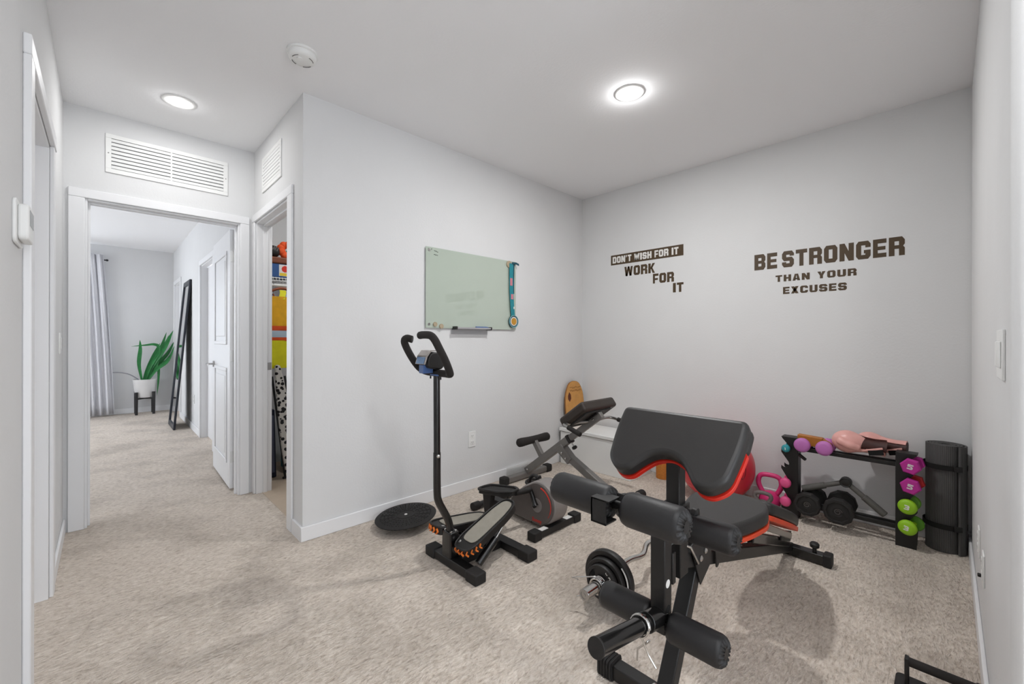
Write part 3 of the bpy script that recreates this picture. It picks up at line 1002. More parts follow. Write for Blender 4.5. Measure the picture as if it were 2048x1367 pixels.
# frame
ff = put('front_foot', BX(AX - .200, AX + .215, 1.300, 1.352, 0.006, 0.056), BLACKMET, r, bevel=0.004)
for sgn in (-1, 1):
    x0 = AX + sgn * .226
    mb = MB().prism(rounded([(1.292, 0.0), (1.360, 0.0), (1.360, .064), (1.292, .064)], .014), lambda a, b, t: (t, a, b), x0 - .03, x0 + .03)
    for k in range(5):
        xx = x0 - .024 + k * .012
        mb.prism(rounded([(1.289, 0.0), (1.363, 0.0), (1.363, .067), (1.289, .067)], .014), lambda a, b, t: (t, a, b), xx - .003, xx + .003)
    put('foot_cap', mb, RUBBER, r, smooth=30)
put('front_post', MB().bar((AX, 1.285, .05), (AX, 1.545, .485), .05, .05, up=(0, 1, 0.6)), BLACKMET, r, bevel=0.004)
bol = put('bolt', MB().lathe([(.009, .056), (.009, .062), (.004, .066)], (AX - .05, 1.326, 0), n=12), CHROME, r)
put('main_rail', MB().bar((AX, 1.36, .49), (AX, 2.80, .045), .05, .05), BLACKMET, r, bevel=0.004)
put('seat_support', MB().bar((AX, 1.50, .455), (AX, 1.93, .455), .04, .04), BLACKMET, r, bevel=0.003)
put('support_strut', MB().bar((AX, 1.86, .36), (AX, 1.88, .45), .04, .04, up=(1, 0, 0)), BLACKMET, r, bevel=0.003)
put('adjuster_tube', MB().bar((AX + .035, 2.02, .36), (AX + .035, 2.62, .14), .030, .045), BLACKGL, r, bevel=0.004)
put('back_support', MB().bar((AX + .07, 2.02, .425), (AX + .07, 2.50, .225), .03, .03), STEEL, r, bevel=0.003)
put('back_support', MB().bar((AX - .07, 2.02, .425), (AX - .07, 2.50, .225), .03, .03), STEEL, r, bevel=0.003)
put('latch_plate', MB().bar((AX + .055, 2.42, .245), (AX + .055, 2.60, .185), .008, .05), BLACKMET, r, bevel=0.002)
put('rear_foot', BX(AX - .17, AX + .17, 2.775, 2.830, 0.006, 0.058), BLACKGL, r, bevel=0.005)
for sgn in (-1, 1):
    x0 = AX + sgn * .185
    put('foot_cap', BX(x0 - .02, x0 + .02, 2.768, 2.837, 0, .066), RUBBER, r, bevel=0.008, seg=3)
kn = put('knob', MB().cyl((AX + .125, 2.800, .055), (AX + .125, 2.800, .082), .010, 12), BLACKPL, r)
put('knob_head', MB().lathe([(.014, .078), (.022, .084), (.023, .100), (.016, .108), (.0005, .109)], (AX + .125, 2.80, 0), n=16), BLACKPL, kn)
# seat
SEAT = rounded([(-.075, 1.565), (.075, 1.565), (.126, 1.70), (.150, 1.86), (.120, 1.95), (.06, 1.985), (-.06, 1.985), (-.120, 1.95), (-.150, 1.86), (-.126, 1.70)], [.04, .04, .08, .06, .05, .05, .05, .05, .06, .08])
put('seat', MB().prism([(AX + a, b) for a, b in SEAT], lambda a, b, t: (a, b, t), .494, .550), LEATHER, r, bevel=0.014, seg=4)
put('seat_edge', MB().prism([(AX + a * 1.014, 1.75 + (b - 1.75) * 1.010) for a, b in SEAT], lambda a, b, t: (a, b, t), .478, .494), ORTRIM, r, bevel=0.003)
# declined back pad
def BPT(a, b, t):   # a across, b along from the hinge, t up from the pad's underside
    d = V((0, cos(rad(22.5)), -sin(rad(22.5))))
    n = V((0, sin(rad(22.5)), cos(rad(22.5))))
    return V((AX, 2.000, .462)) + V((1, 0, 0)) * a + d * b + n * t
BP = rounded([(-.120, 0), (.120, 0), (.150, .22), (.120, .50), (.06, .575), (-.06, .575), (-.120, .50), (-.150, .22)], [.03, .03, .1, .08, .05, .05, .08, .1])
put('back_pad', MB().prism(BP, BPT, .020, .072), LEATHER, r, bevel=0.014, seg=4)
put('back_pad_edge', MB().prism([(a * 1.012, b * 1.006) for a, b in BP], BPT, 0, .020), ORTRIM, r, bevel=0.003)
# preacher post and pad
put('post_sleeve', BX(AX - .030, AX + .030, 1.342, 1.402, .44, .655), BLACKMET, r, bevel=0.003)
put('post', BX(AX - .0235, AX + .0235, 1.348, 1.395, .50, .845), BLACKMET, r, bevel=0.004)
cl = put('post_collar', BX(AX - .034, AX + .034, 1.338, 1.406, .648, .676), BLACKPL, r, bevel=0.004)
kk = put('post_knob', MB().cyl((AX + .034, 1.372, .662), (AX + .060, 1.372, .655), .008, 12), BLACKPL, r)
put('knob_head', MB().lathe([(.012, 0), (.021, .004), (.021, .018), (.014, .022), (.0005, .022)], (AX + .052, 1.372, .655), (1, 0, -.1), n=14), BLACKPL, kk)
pd, pn = V((0, -.668, -.744)), V((0, -.744, .668))


def PPT(a, b, t):
    return V((AX, 1.408, .972)) + V((1, 0, 0)) * a + pd * b + pn * (t - .056)


PP = [(-.213, 0), (.213, 0), (.213, .10), (.196, .215), (.150, .252), (.108, .246), (.078, .205), (.045, .170), (0, .158), (-.045, .170), (-.078, .205), (-.108, .246), (-.150, .252), (-.196, .215), (-.213, .10)]
PPr = rounded(PP, [.025, .025, .05, .05, .03, .02, .03, .03, .03, .03, .03, .02, .03, .05, .05])
put('preacher_pad', MB().prism(PPr, PPT, .0, .056), LEATHER, r, bevel=0.016, seg=4)
put('preacher_pad_edge', MB().prism([(a * (1.008 if b > .09 else .93), .126 + (b - .126) * 1.014 if b > .09 else max(b, .045)) for a, b in PPr], PPT, -.016, .0), REDTRIM, r, bevel=0.003)
put('pad_roll', MB().prism(rounded([(-.213, .0), (.213, .0), (.213, .085), (-.213, .085)], .02), PPT, -.030, .010), LEATHER, r, bevel=0.014, seg=4)
put('pad_bracket', MB().bar(PPT(0, .05, -.03), PPT(0, .15, -.03), .06, .018, up=pn), BLACKMET, r, bevel=0.003)
# rollers
def roller(xa, xb, y, z, rad_, nm='roller'):
    n = 28
    L = xb - xa
    prof = [(.014, 0), (rad_ * .62, .0), (rad_ * .80, .001), (rad_ * .93, .006), (rad_, .016), (rad_, L - .016), (rad_ * .93, L - .006), (rad_ * .80, L - .001), (rad_ * .62, L), (.014, L)]
    o = put(nm, MB().lathe(prof, (xa, y, z), (1, 0, 0), n), ROLLER, r, smooth=60)
    for xs, s in ((xb, 1), (xa, -1)):
        m2 = 72
        rows = [(.34, .0016), (.50, .0030), (.70, .0022), (.90, -.0040)]
        vs = []
        for f, dx in rows:
            for k in range(m2):
                a = 2 * pi * k / m2
                w_ = .0034 * sin(a * 17 + 1.3 * sin(a * 3)) * max(0, 1 - ((f - .58) / .33) ** 2)
                vs.append((xs + s * (dx + w_), y + cos(a) * rad_ * f, z + sin(a) * rad_ * f))
        fs = [(i * m2 + k, i * m2 + (k + 1) % m2, (i + 1) * m2 + (k + 1) % m2, (i + 1) * m2 + k) for i in range(3) for k in range(m2)]
        put('gathered_end', MB().add(vs, fs), mat('dark_gathered_vinyl', (28, 27, 27), 0.55), o, smooth=60)
        put('end_plug', MB().cyl((xs - s * .002, y, z), (xs + s * .003, y, z), rad_ * .36, 18), BLACKPL, o)
    return o


RA, RB, RC = (1.0, .768), (1.36, .612), (1.262, .330)
for (y, z) in (RA, RB, RC):
    put('roller_axle', MB().cyl((AX - .19, y, z), (AX + .19, y, z), .0125, 14), BLACKMET, r)
    roller(AX - (.205 if y != 1.0 else .200), AX - (.028 if y != 1.0 else .006), y, z, .045)
    roller(AX + .034, AX + .195, y, z, .045)
put('roller_channel', MB().box(AX - .034, AX - .030, .938, .990, .733, .795).box(AX - .034, AX + .012, .938, .942, .733, .795).box(AX - .034, AX + .022, .938, .990, .793, .797).box(AX - .034, AX + .012, .938, .990, .731, .735), BLACKMET, r)
put('leg_lever', BX(AX - .024, AX + .024, 1.245, 1.293, .30, .66), BLACKMET, r, bevel=0.003)
put('lever_arm', MB().bar((AX, 1.27, .65), (AX, 1.01, .775), .044, .044), BLACKMET, r, bevel=0.003)
put('lever_hole', MB().cyl((AX + .0242, 1.269, .375), (AX + .0246, 1.269, .375), .012, 16), mat('hole_black', (8, 8, 8), 0.9), r)
put('rating_sticker', MB().cyl((AX + .0242, 1.265, .455), (AX + .0248, 1.265, .455), .013, 18), PAPER, r)
put('lever_bumper', BX(AX + .0, AX + .028, 1.293, 1.315, .44, .54), BLACKPL, r, bevel=0.003)
gs = put('gusset_plate', MB().prism([(1.42, .52), (1.47, .53), (1.60, .47), (1.58, .40), (1.50, .36)], lambda a, b, t: (t, a, b), AX + .027, AX + .032), BLACKMET, r, bevel=0.001)
for (y, z) in ((1.49, .458), (1.53, .472)):
    put('bolt', MB().lathe([(.011, 0), (.011, .006), (.005, .010)], (AX + .032, y, z), (1, 0, 0), n=12), CHROME, r)
put('hanger_strap', MB().prism(rounded([(1.625, .445), (1.650, .455), (1.665, .375), (1.640, .365)], .01), lambda a, b, t: (t, a, b), AX + .030, AX + .034), BLACKMET, r)
put('spring_clip', MB().tube([(AX - .01, 1.296, .55), (AX + .01, 1.37, .545), (AX + .035, 1.405, .525), (AX + .04, 1.455, .455), (AX + .03, 1.462, .447)], .0045, 8), CHROME, r)
# weight peg with spring collar
p0, p1 = V((AX, 1.245, .350)), V((AX, 0.915, .420))
dd = (p1 - p0).normalized()
put('peg_socket', MB().cyl(p0 + dd * -.02, p0 + dd * .075, .030, 24), BLACKGL, r, bevel=0.002)
put('weight_peg', MB().cyl(p0 + dd * .07, p1, .0245, 24), BLACKGL, r)
put('peg_cap', MB().cyl(p1 - dd * .004, p1 + dd * .003, .026, 24), BLACKPL, r, bevel=0.001)
cc = p0 + dd * .105
uu = V((1, 0, 0))
vv = dd.cross(uu)
ring = [cc + dd * (k / 40 * .012) + (uu * cos(2 * pi * k / 20) + vv * sin(2 * pi * k / 20)) * .029 for k in range(41)]
so = put('spring_collar', MB().tube(ring, .0032, 8), CHROME, r)
put('collar_leg', MB().tube([ring[0] + V((0, 0, -.03)), cc + V((-.010, .0, -.075)), cc + V((-.012, .0, -.11))], .003, 8), CHROME, so)
put('collar_leg', MB().tube([ring[-1] + V((-.02, 0, -.028)), cc + V((.024, .0, -.075)), cc + V((.045, .005, -.105))], .003, 8), CHROME, so)

# ================================================================== EZ CURL BAR WITH PLATES
BXB, BZB = -1.078, 0.1255
r = root('curl_bar', (BXB, 2.05, 0), 'chrome zigzag curl bar lying on the carpet by the bench', 'barbell')
put('bar', MB().tube([(BXB, 1.62, BZB), (BXB, 1.735, BZB), (BXB - .014, 1.80, BZB + .004), (BXB - .010, 1.875, BZB + .005), (BXB + .010, 1.955, BZB + .006), (BXB - .030, 2.085, BZB + .008), (BXB + .014, 2.20, BZB + .006), (BXB - .010, 2.29, BZB + .004), (BXB, 2.40, BZB), (BXB, 2.52, BZB)], .0135, 14, smooth=5), CHROME, r)
for s in (-1, 1):
    yc = 2.075 + s * .455
    ye = 2.075 + s * .600
    put('sleeve', MB().cyl((BXB, yc - s * .02, BZB), (BXB, ye, BZB), .0245, 28), CHROME, r, bevel=0.002)
    put('sleeve_cap', MB().lathe([(.0245, 0), (.0245, .002), (.016, .003), (.015, .0005), (.008, .0005), (.008, .003), (.0005, .003)], (BXB, ye, BZB), (0, s, 0), 28), STEEL, r)
    put('stop_ring', MB().cyl((BXB, yc - s * .035, BZB), (BXB, yc - s * .022, BZB), .034, 28), CHROME, r, bevel=0.002)


def plate(y0, y1, R, label, s):
    rt = root('weight_plate', (BXB, (y0 + y1) / 2, BZB - R), label, 'weight plate', 'iron plates on the curl bar')
    h = y1 - y0
    hb = .0262
    prof = [(hb, 0), (R * .45, 0), (R * .47, h * .3), (R * .80, h * .3), (R * .83, 0), (R * .97, 0), (R, h * .2), (R, h * .8), (R * .97, h), (R * .83, h), (R * .80, h * .7), (R * .47, h * .7), (R * .45, h), (hb, h)]
    put('disc', MB().lathe(prof, (BXB, y0, BZB), (0, 1, 0), 48, closed=True), IRON, rt, smooth=35)
    return rt


pa = plate(1.650, 1.682, .1245, 'largest black iron plate on the near end of the curl bar', -1)
pb = plate(1.622, 1.649, .098, 'middle black iron plate on the near end of the curl bar', -1)
pc = plate(1.598, 1.621, .078, 'smallest black iron plate at the front of the curl bar, lettered', -1)
put('grip_mark', MB().tube([(BXB + .107 * cos(rad(a)), 1.6492, BZB + .107 * sin(rad(a))) for a in range(-6, 47, 4)], .0035, 6), WHITEINK, pa)
for k, ch in enumerate('CALI'):
    a = rad(62 - k * 22)
    tmb = text_mb(ch, .016, lambda x, y, z: (0, 0, 0)) if False else None
    cx_, cz_ = BXB + .058 * cos(a), BZB + .058 * sin(a)
    rt_ = a - pi / 2

    def fn(x, y, z, cx_=cx_, cz_=cz_, rt_=rt_):
        return (cx_ + x * cos(rt_) - y * sin(rt_), 1.6042 - z - .0007, cz_ + x * sin(rt_) + y * cos(rt_))
    put('letter', text_mb(ch, .017, fn, .0006, .0008), WHITEINK, pc, smooth=0)
for a in (150, 270):
    put('hand_hole', MB().cyl((BXB + .056 * cos(rad(a)), 1.6035, BZB + .056 * sin(rad(a))), (BXB + .056 * cos(rad(a)), 1.6042, BZB + .056 * sin(rad(a))), .013, 18), mat('hole_black', (8, 8, 8), 0.9), pc)
plate(2.468, 2.500, .1245, 'largest black iron plate on the far end of the curl bar', 1)
plate(2.501, 2.528, .098, 'middle black iron plate on the far end of the curl bar', 1)
plate(2.529, 2.552, .078, 'smallest black iron plate on the far end of the curl bar', 1)
r = root('spring_collar', (BXB, 1.56, BZB - .04), 'chrome spring collar clamped on the near sleeve of the curl bar', 'spring collar')
pts = [(BXB + .031 * cos(2 * pi * k / 20), 1.594 - k / 80 * .034, BZB + .031 * sin(2 * pi * k / 20)) for k in range(81)]
put('coil', MB().tube(pts, .0048, 8), CHROME, r)
put('collar_leg', MB().tube([(BXB + .0285, 1.594, BZB), (BXB - .02, 1.585, BZB + .028), (BXB - .085, 1.555, BZB + .012), (BXB - .115, 1.535, BZB + .006), (BXB - .085, 1.545, BZB + .004)], .003, 8), CHROME, r)
put('collar_leg', MB().tube([(BXB + .0285, 1.564, BZB), (BXB - .01, 1.560, BZB - .027), (BXB - .06, 1.545, BZB - .055), (BXB - .085, 1.535, BZB - .068)], .003, 8), CHROME, r)

# ================================================================== STAIR STEPPER
SX = -1.83
MX, MY = -1.870, 1.262
r = root('stair_stepper', (SX, 1.5, 0), 'black mini stair stepper with tall mast and curved handlebar', 'stair stepper')
put('front_foot', BX(-1.985, -1.68, 1.316, 1.374, 0.003, 0.050), BLACKMET, r, bevel=0.005)
put('rear_foot', BX(-2.00, -1.65, 1.658, 1.722, 0.003, 0.048), BLACKMET, r, bevel=0.005)
for (xa, xb, ya, yb) in ((-2.058, -1.975, 1.309, 1.379), (-1.692, -1.606, 1.309, 1.379), (-2.075, -1.99, 1.652, 1.728), (-1.665, -1.578, 1.652, 1.728)):
    put('foot_cap', BX(xa, xb, ya, yb, 0, .054), RUBBER, r, bevel=0.006)
put('base_beam', BX(-1.868, -1.802, 1.374, 1.66, .006, .052), BLACKMET, r, bevel=0.004)
put('post_housing', MB().prism(rounded([(-1.910, 1.318), (-1.828, 1.318), (-1.828, 1.378), (-1.910, 1.378)], .012), lambda a, b, t: (a, b, t), .048, .185), BLACKGL, r, bevel=0.004)
for x, y in ((-1.895, 1.333), (-1.843, 1.333), (-1.843, 1.362)):
    put('bolt', MB().lathe([(.008, 0), (.008, .005), (.003, .008)], (x, y, .185), n=10), CHROME, r)
put('pivot_shaft', MB().cyl((-2.00, 1.46, .105), (-1.74, 1.46, .105), .014, 14), BLACKGL, r)
put('pivot_bracket', BX(-1.872, -1.800, 1.42, 1.50, .05, .125), BLACKMET, r, bevel=0.004)
put('mast', MB().tube([(MX, 1.345, .14), (MX, 1.344, .205), (MX, 1.328, .255), (MX, 1.295, .315), (MX, 1.270, .365), (MX, 1.262, .42), (MX, 1.261, .62)], .0200, 20, smooth=5), BLACKGL, r)
put('mast_tube', MB().cyl((MX, 1.261, .60), (MX, 1.258, 1.035), .0178, 20), BLACKGL, r)
put('mast_bolt', MB().lathe([(.009, 0), (.009, .005), (.004, .008)], (MX + .017, 1.258, .605), (1, -.6, 0), n=10), CHROME, r)
hb = put('handlebar', MB().tube([(-1.936, 1.150, 1.216), (-1.957, 1.130, 1.222), (-1.974, 1.128, 1.200), (-1.980, 1.165, 1.135), (-1.985, 1.215, 1.072), (-1.975, 1.245, 1.048), (-1.93, 1.256, 1.040), (-1.80, 1.258, 1.040), (-1.748, 1.252, 1.040), (-1.716, 1.232, 1.052), (-1.700, 1.195, 1.110), (-1.690, 1.150, 1.175), (-1.690, 1.125, 1.215), (-1.715, 1.117, 1.235), (-1.775, 1.117, 1.238), (-1.805, 1.118, 1.236)], .0188, 16, smooth=5), FOAM, r)
for p, d in (((-1.936, 1.150, 1.216), (1, .9, -.2)), ((-1.805, 1.118, 1.236), (-1, 0, 0))):
    put('end_plug', MB().lathe([(.0188, -.002), (.0188, .002), (.011, .004), (.0005, .004)], p, d, 16), BLACKPL, hb)
cs = put('console', MB().prism(rounded([(1.190, 1.068), (1.275, 1.056), (1.300, 1.095), (1.285, 1.130), (1.245, 1.152), (1.205, 1.148), (1.186, 1.112)], .02), lambda a, b, t: (t, a, b), -1.930, -1.842), BLACKPL, r, bevel=0.008, seg=3)
put('console_cover', MB().prism(rounded([(1.168, 1.088), (1.180, 1.130), (1.205, 1.160), (1.245, 1.160), (1.245, 1.155), (1.208, 1.153), (1.187, 1.127), (1.174, 1.088)], .004), lambda a, b, t: (t, a, b), -1.934, -1.846), SILVERPL, cs)
put('screen', MB().obox((-1.890, 1.1722, 1.108), (.036, 0, 0), (0, .0050, .017), (0, .001, -.0003)), SCREEN, cs)
put('clamp', BX(-1.915, -1.872, 1.178, 1.238, 1.040, 1.085), BLUE, r, bevel=0.003)
put('clamp_plate', BX(-1.900, -1.830, 1.236, 1.284, 1.026, 1.034), BLUE, r, bevel=0.002)
for x in (-1.915, -1.822):
    put('u_bolt_end', MB().cyl((x, 1.25, 1.008), (x, 1.25, 1.028), .0045, 8), BLACKMET, r)


def pedal(xc, nose, rear, sgn, label):
    """stirrup-shaped pedal; nose and rear are (y, z) of the top surface"""
    (y0, z0), (y1, z1) = nose, rear
    L = math.hypot(y1 - y0, z1 - z0)
    d = V((0, (y1 - y0) / L, (z1 - z0) / L))
    n = V((0, -d.z, d.y))

    def fn(a, b, t):
        return V((xc, y0, z0)) + V((1, 0, 0)) * a + d * b + n * t
    out = rounded([(-.050, .0), (.050, .0), (.070, .06), (.066, .30), (.045, L), (-.045, L), (-.066, .30), (-.070, .06)], [.04, .04, .04, .1, .05, .05, .1, .04])
    p = put('pedal', MB().prism(out, fn, -.046, -.006), BLACKPL, r, bevel=0.006, label=label)
    rim = MB()
    rim.tube([fn(a, b, -.004) for a, b in out], .0055, 8, closed=True)
    put('rim', rim, BLACKPL, p)
    gr = rounded([(-.046, .055), (.046, .055), (.054, .12), (.052, .30), (.034, L - .015), (-.034, L - .015), (-.052, .30), (-.054, .12)], .04)
    put('grip_pad', MB().prism(gr, fn, -.006, -.001), GREYGRIP, p, bevel=0.002)
    put('screw', MB().lathe([(.009, 0), (.009, .003), (.003, .005)], fn(.036 * -sgn if sgn < 0 else -.040, .035, -.005), n, 12), CHROME, p)
    # orange chevrons along the nose and outer flank
    path = [(sgn * -.040, -.002), (sgn * -.012, -.004), (sgn * .018, -.004), (sgn * .046, .006), (sgn * .060, .028), (sgn * .069, .052), (sgn * .071, .078)]
    for k in range(len(path)):
        a, b = path[k]
        a2, b2 = path[min(k + 1, len(path) - 1)]
        a1, b1 = path[max(k - 1, 0)]
        tx, ty = a2 - a1, b2 - b1
        l = math.hypot(tx, ty)
        tx, ty = tx / l, ty / l
        ox, oy = ty * sgn, -tx * sgn
        w_ = .011
        mb = MB()
        for zz, z2 in ((-.012, -.026), (-.040, -.026)):
            A = fn(a + tx * w_ * .5 + ox * .002, b + ty * w_ * .5 + oy * .002, zz)
            B = fn(a - tx * w_ * .5 + ox * .002, b - ty * w_ * .5 + oy * .002, z2)
            mb.bar(A, B, .005, .009, up=V((1, 0, 0)) * ox + d * oy)
        put('chevron', mb, ORANGE, p, smooth=0)
    return p


pedal(-1.760, (1.325, .135), (1.695, .288), 1, 'raised pedal with grey grip pad')
pedal(-1.962, (1.305, .200), (1.690, .150), -1, 'lowered pedal with grey grip pad')
for xx, zt, yt in ((-1.702, .175, 1.575), (-1.985, .105, 1.60)):
    cy = put('hydraulic_cylinder', MB().cyl((xx, 1.405, .045), (xx, 1.405 + (yt - 1.405) * .72, .045 + (zt - .045) * .72), .0215, 18), BLACKGL, r, bevel=0.002)
    put('piston_rod', MB().cyl((xx, 1.405 + (yt - 1.405) * .70, .045 + (zt - .045) * .70), (xx, yt + .02, zt + .03), .007, 12), CHROME, cy)
put('cross_link', MB().tube([(-1.76, 1.50, .12), (-1.72, 1.47, .09), (-1.70, 1.43, .055)], .006, 8), CHROME, r)

# ================================================================== BALANCE BOARD
bc = V((-2.462, 1.420, 0.062))
r = root('balance_board', (bc.x, bc.y, 0), 'round black plastic balance board on the carpet by the baseboard', 'balance board')
Mt = Matrix.Translation(bc) @ Matrix.Rotation(rad(4.5), 4, V((1, -.4, 0)))
put('deck', MB().lathe([(.0005, -.012), (.17, -.012), (.192, -.004), (.196, .003), (.190, .008), (.06, .010), (.0005, .010)], (0, 0, 0), n=56).xf(Mt), RUBBER, r)
put('dome', MB().lathe([(.085, -.012), (.078, -.030), (.055, -.048), (.0005, -.056)], (0, 0, 0), n=32).xf(Mt), BLACKPL, r)
for k in range(16):
    a = 2 * pi * k / 16
    put('rib', MB().tube([(cos(a) * .068, sin(a) * .068, .010), (cos(a) * .165, sin(a) * .165, .0095)], .003, 6).xf(Mt), RUBBER, r)
mb = MB()
for k in range(16):
    for q in range(4):
        for e in (-1, 1):
            a = 2 * pi * (k + .5) / 16 + e * .085
            rr = .088 + q * .024
            mb.lathe([(.0045, .008), (.0035, .0125), (.0005, .013)], (cos(a) * rr, sin(a) * rr, 0), n=6)
st = put('grip_dots', mb.xf(Mt), RUBBER, r)
st['kind'] = 'stuff'
put('centre_ring', MB().tube([(cos(2 * pi * k / 32) * .058, sin(2 * pi * k / 32) * .058, .010) for k in range(32)], .003, 6, closed=True).xf(Mt), RUBBER, r)
put('centre_cap', MB().lathe([(.010, .008), (.009, .013), (.0005, .014)], (0, 0, 0), n=16).xf(Mt), PAPER, r)

# ================================================================== PEDAL EXERCISER (elliptical under the pads)
r = root('elliptical_exerciser', (-2.0, 2.07, 0), 'grey low elliptical pedal exerciser with red arc on its housing', 'pedal exerciser')
cxw, czw, RW = -1.828, .162, .138
out = [(cxw + RW * cos(rad(a)), czw + RW * sin(rad(a))) for a in range(-62, 116, 6)]
out += [(-1.96, .245), (-2.08, .150), (-2.105, .10), (-2.10, .026), (-1.80, .016)]
put('housing', MB().prism(out, lambda a, b, t: (a, t, b), 2.012, 2.140), GREYPL, r, bevel=0.010, seg=3)
put('side_cover', MB().prism([(cxw + (a - cxw) * .93, czw + (b - czw) * .93) for a, b in out], lambda a, b, t: (a, t, b), 2.004, 2.012), mat('dark_grey_plastic', (100, 93, 90), 0.45, var=0.05), r, bevel=0.003)
put('hub_disc', MB().cyl((-1.838, 2.000, .150), (-1.838, 2.004, .150), .045, 28), GREYPL, r, bevel=0.001)
put('red_arc', MB().tube([(cxw + .108 * cos(rad(a)), 2.0035, czw + .108 * sin(rad(a))) for a in range(-38, 82, 5)], [.0015, .003, .0042, .0045], 6), REDINK, r)
put('logo', text_mb('Sunny', .034, lambda x, y, z: (-1.838 + x * 1.0, 2.0035 - z, .052 + y + x * .0), .0006, .0006), REDINK, r, smooth=0)
for x in (-1.765, -1.885):
    put('screw_hole', MB().cyl((x, 2.0028, .032 if x > -1.8 else .030), (x, 2.004, .032 if x > -1.8 else .030), .004, 10), mat('hole_black', (8, 8, 8), 0.9), r)
put('front_foot', BX(-1.766, -1.716, 1.90, 2.25, .006, .046), BLACKMET, r, bevel=0.005)
for ya, yb in ((1.845, 1.915), (2.235, 2.305)):
    put('foot_cap', BX(-1.774, -1.708, ya, yb, 0, .056), RUBBER, r, bevel=0.008, seg=3)
for ya, yb in ((1.925, 1.985), (2.165, 2.225)):
    put('warning_label', BX(-1.760, -1.722, ya, yb, .046, .0466), PAPER, r, smooth=0)
put('base_rail', MB().bar((-1.75, 2.075, .030), (-2.34, 2.075, .030), .06, .04), BLACKMET, r, bevel=0.004)
put('rear_foot', MB().cyl((-2.345, 1.93, .026), (-2.345, 2.22, .026), .022, 16), BLACKMET, r)
for ya, yb in ((1.878, 1.945), (2.205, 2.272)):
    put('foot_cap', MB().cyl((-2.345, ya, .028), (-2.345, yb, .028), .028, 18), RUBBER, r, bevel=0.006)


def ell_pedal(yc, tilt0, tilt1, xa, xb):
    def fn(a, b, t):
        f = (a - xa) / (xb - xa)
        return V((a, yc + b, tilt0 + (tilt1 - tilt0) * f + t))
    o1 = rounded([(xa, -.062), (xb - .06, -.066), (xb, -.030), (xb, .030), (xb - .06, .066), (xa, .062), (xa - .022, .03), (xa - .022, -.03)], .02)
    p = put('pedal', MB().prism(o1, fn, -.020, 0), BLACKPL, r, bevel=0.003)
    put('rim', MB().tube([fn(a, b, .008) for a, b in o1], .0085, 8, closed=True), BLACKPL, p)
    put('tread', MB().prism([(xa + .01 + (a - xa - .0) * .92, b * .84) for a, b in o1], fn, 0, .004), RUBBER, p)
    return p


ell_pedal(1.848, .215, .262, -2.165, -1.880)
put('pedal_leg', MB().prism([(-2.175, .195), (-2.085, .205), (-2.105, .05), (-2.155, .05)], lambda a, b, t: (a, t, b), 1.83, 1.868), BLACKPL, r, bevel=0.004)
put('roller_wheel', MB().cyl((-2.13, 1.832, .034), (-2.13, 1.866, .034), .030, 20), RUBBER, r, bevel=0.004)
put('pedal_shaft', MB().cyl((-1.893, 1.86, .250), (-1.880, 1.985, .243), .018, 14), BLACKPL, r)
put('crank_arm', MB().tube([(-1.880, 1.984, .243), (-1.868, 1.990, .215), (-1.845, 1.990, .165), (-1.838, 1.990, .150)], [.016, .014, .017, .022], 12), BLACKGL, r)
put('crank_bolt', MB().lathe([(.012, 0), (.012, .012), (.006, .014)], (-1.838, 1.976, .150), (0, 1, 0), 14), BLACKPL, r)
ell_pedal(2.300, .150, .085, -2.165, -1.880)
put('pedal_leg', MB().prism([(-2.175, .135), (-2.085, .125), (-2.105, .05), (-2.155, .05)], lambda a, b, t: (a, t, b), 2.282, 2.318), BLACKPL, r, bevel=0.004)
put('roller_wheel', MB().cyl((-2.13, 2.284, .034), (-2.13, 2.316, .034), .030, 20), RUBBER, r, bevel=0.004)
put('crank_arm', MB().tube([(-1.838, 2.150, .150), (-1.810, 2.155, .10), (-1.800, 2.16, .08), (-1.860, 2.29, .075)], [.020, .016, .014, .016], 12), BLACKGL, r)
put('tension_knob', MB().lathe([(.020, 0), (.020, .018), (.014, .022), (.0005, .022)], (-1.90, 2.09, .285), (-.3, 0, 1), 18), BLACKPL, r)
put('carry_handle', MB().tube([(-1.97, 2.076, .23), (-1.965, 2.076, .275), (-1.93, 2.076, .305), (-1.885, 2.076, .298)], .012, 10, smooth=4), BLACKPL, r)

# ================================================================== ROMAN CHAIR (axis along x at y = 2.68)
RY = 2.68
r = root('roman_chair', (-2.1, RY, 0), 'grey back extension bench with brown pad by the corner', 'exercise bench')
put('rear_foot', MB().bar((-2.580, 2.43, .032), (-2.580, 2.93, .032), .055, .050), GREYMET, r, bevel=0.010, seg=3)
for ya, yb in ((2.375, 2.445), (2.915, 2.990)):
    put('foot_cap', BX(-2.616, -2.544, ya, yb, 0, .066), RUBBER, r, bevel=0.016, seg=3)
put('front_foot', MB().cyl((-1.632, 2.43, .032), (-1.632, 2.93, .032), .027, 18), GREYMET, r)
for ya, yb in ((2.372, 2.44), (2.92, 2.985)):
    put('foot_cap', MB().cyl((-1.632, ya, .033), (-1.632, yb, .033), .033, 20), RUBBER, r, bevel=0.006)
bd = V((.777, 0, .629))
put('lower_beam', MB().bar((-2.575, RY, .062), (-2.10, RY, .425), .05, .06), GREYMET, r, bevel=0.004)
put('upper_beam', MB().bar((-2.14, RY, .395), (-1.80, RY, .655), .04, .048), GREYMET, r, bevel=0.003)
put('beam_sleeve', MB().bar((-2.112, RY, .415), (-2.092, RY, .431), .058, .068), BLACKPL, r, bevel=0.003)
kn = put('adjust_knob', MB().cyl((-2.085, RY, .40), (-2.055, RY, .362), .006, 10), STEEL, r)
put('knob_head', MB().lathe([(.010, 0), (.020, .004), (.022, .020), (.012, .026), (.0005, .026)], (-2.062, RY, .372), (.62, 0, -.78), 14), BLACKPL, kn)
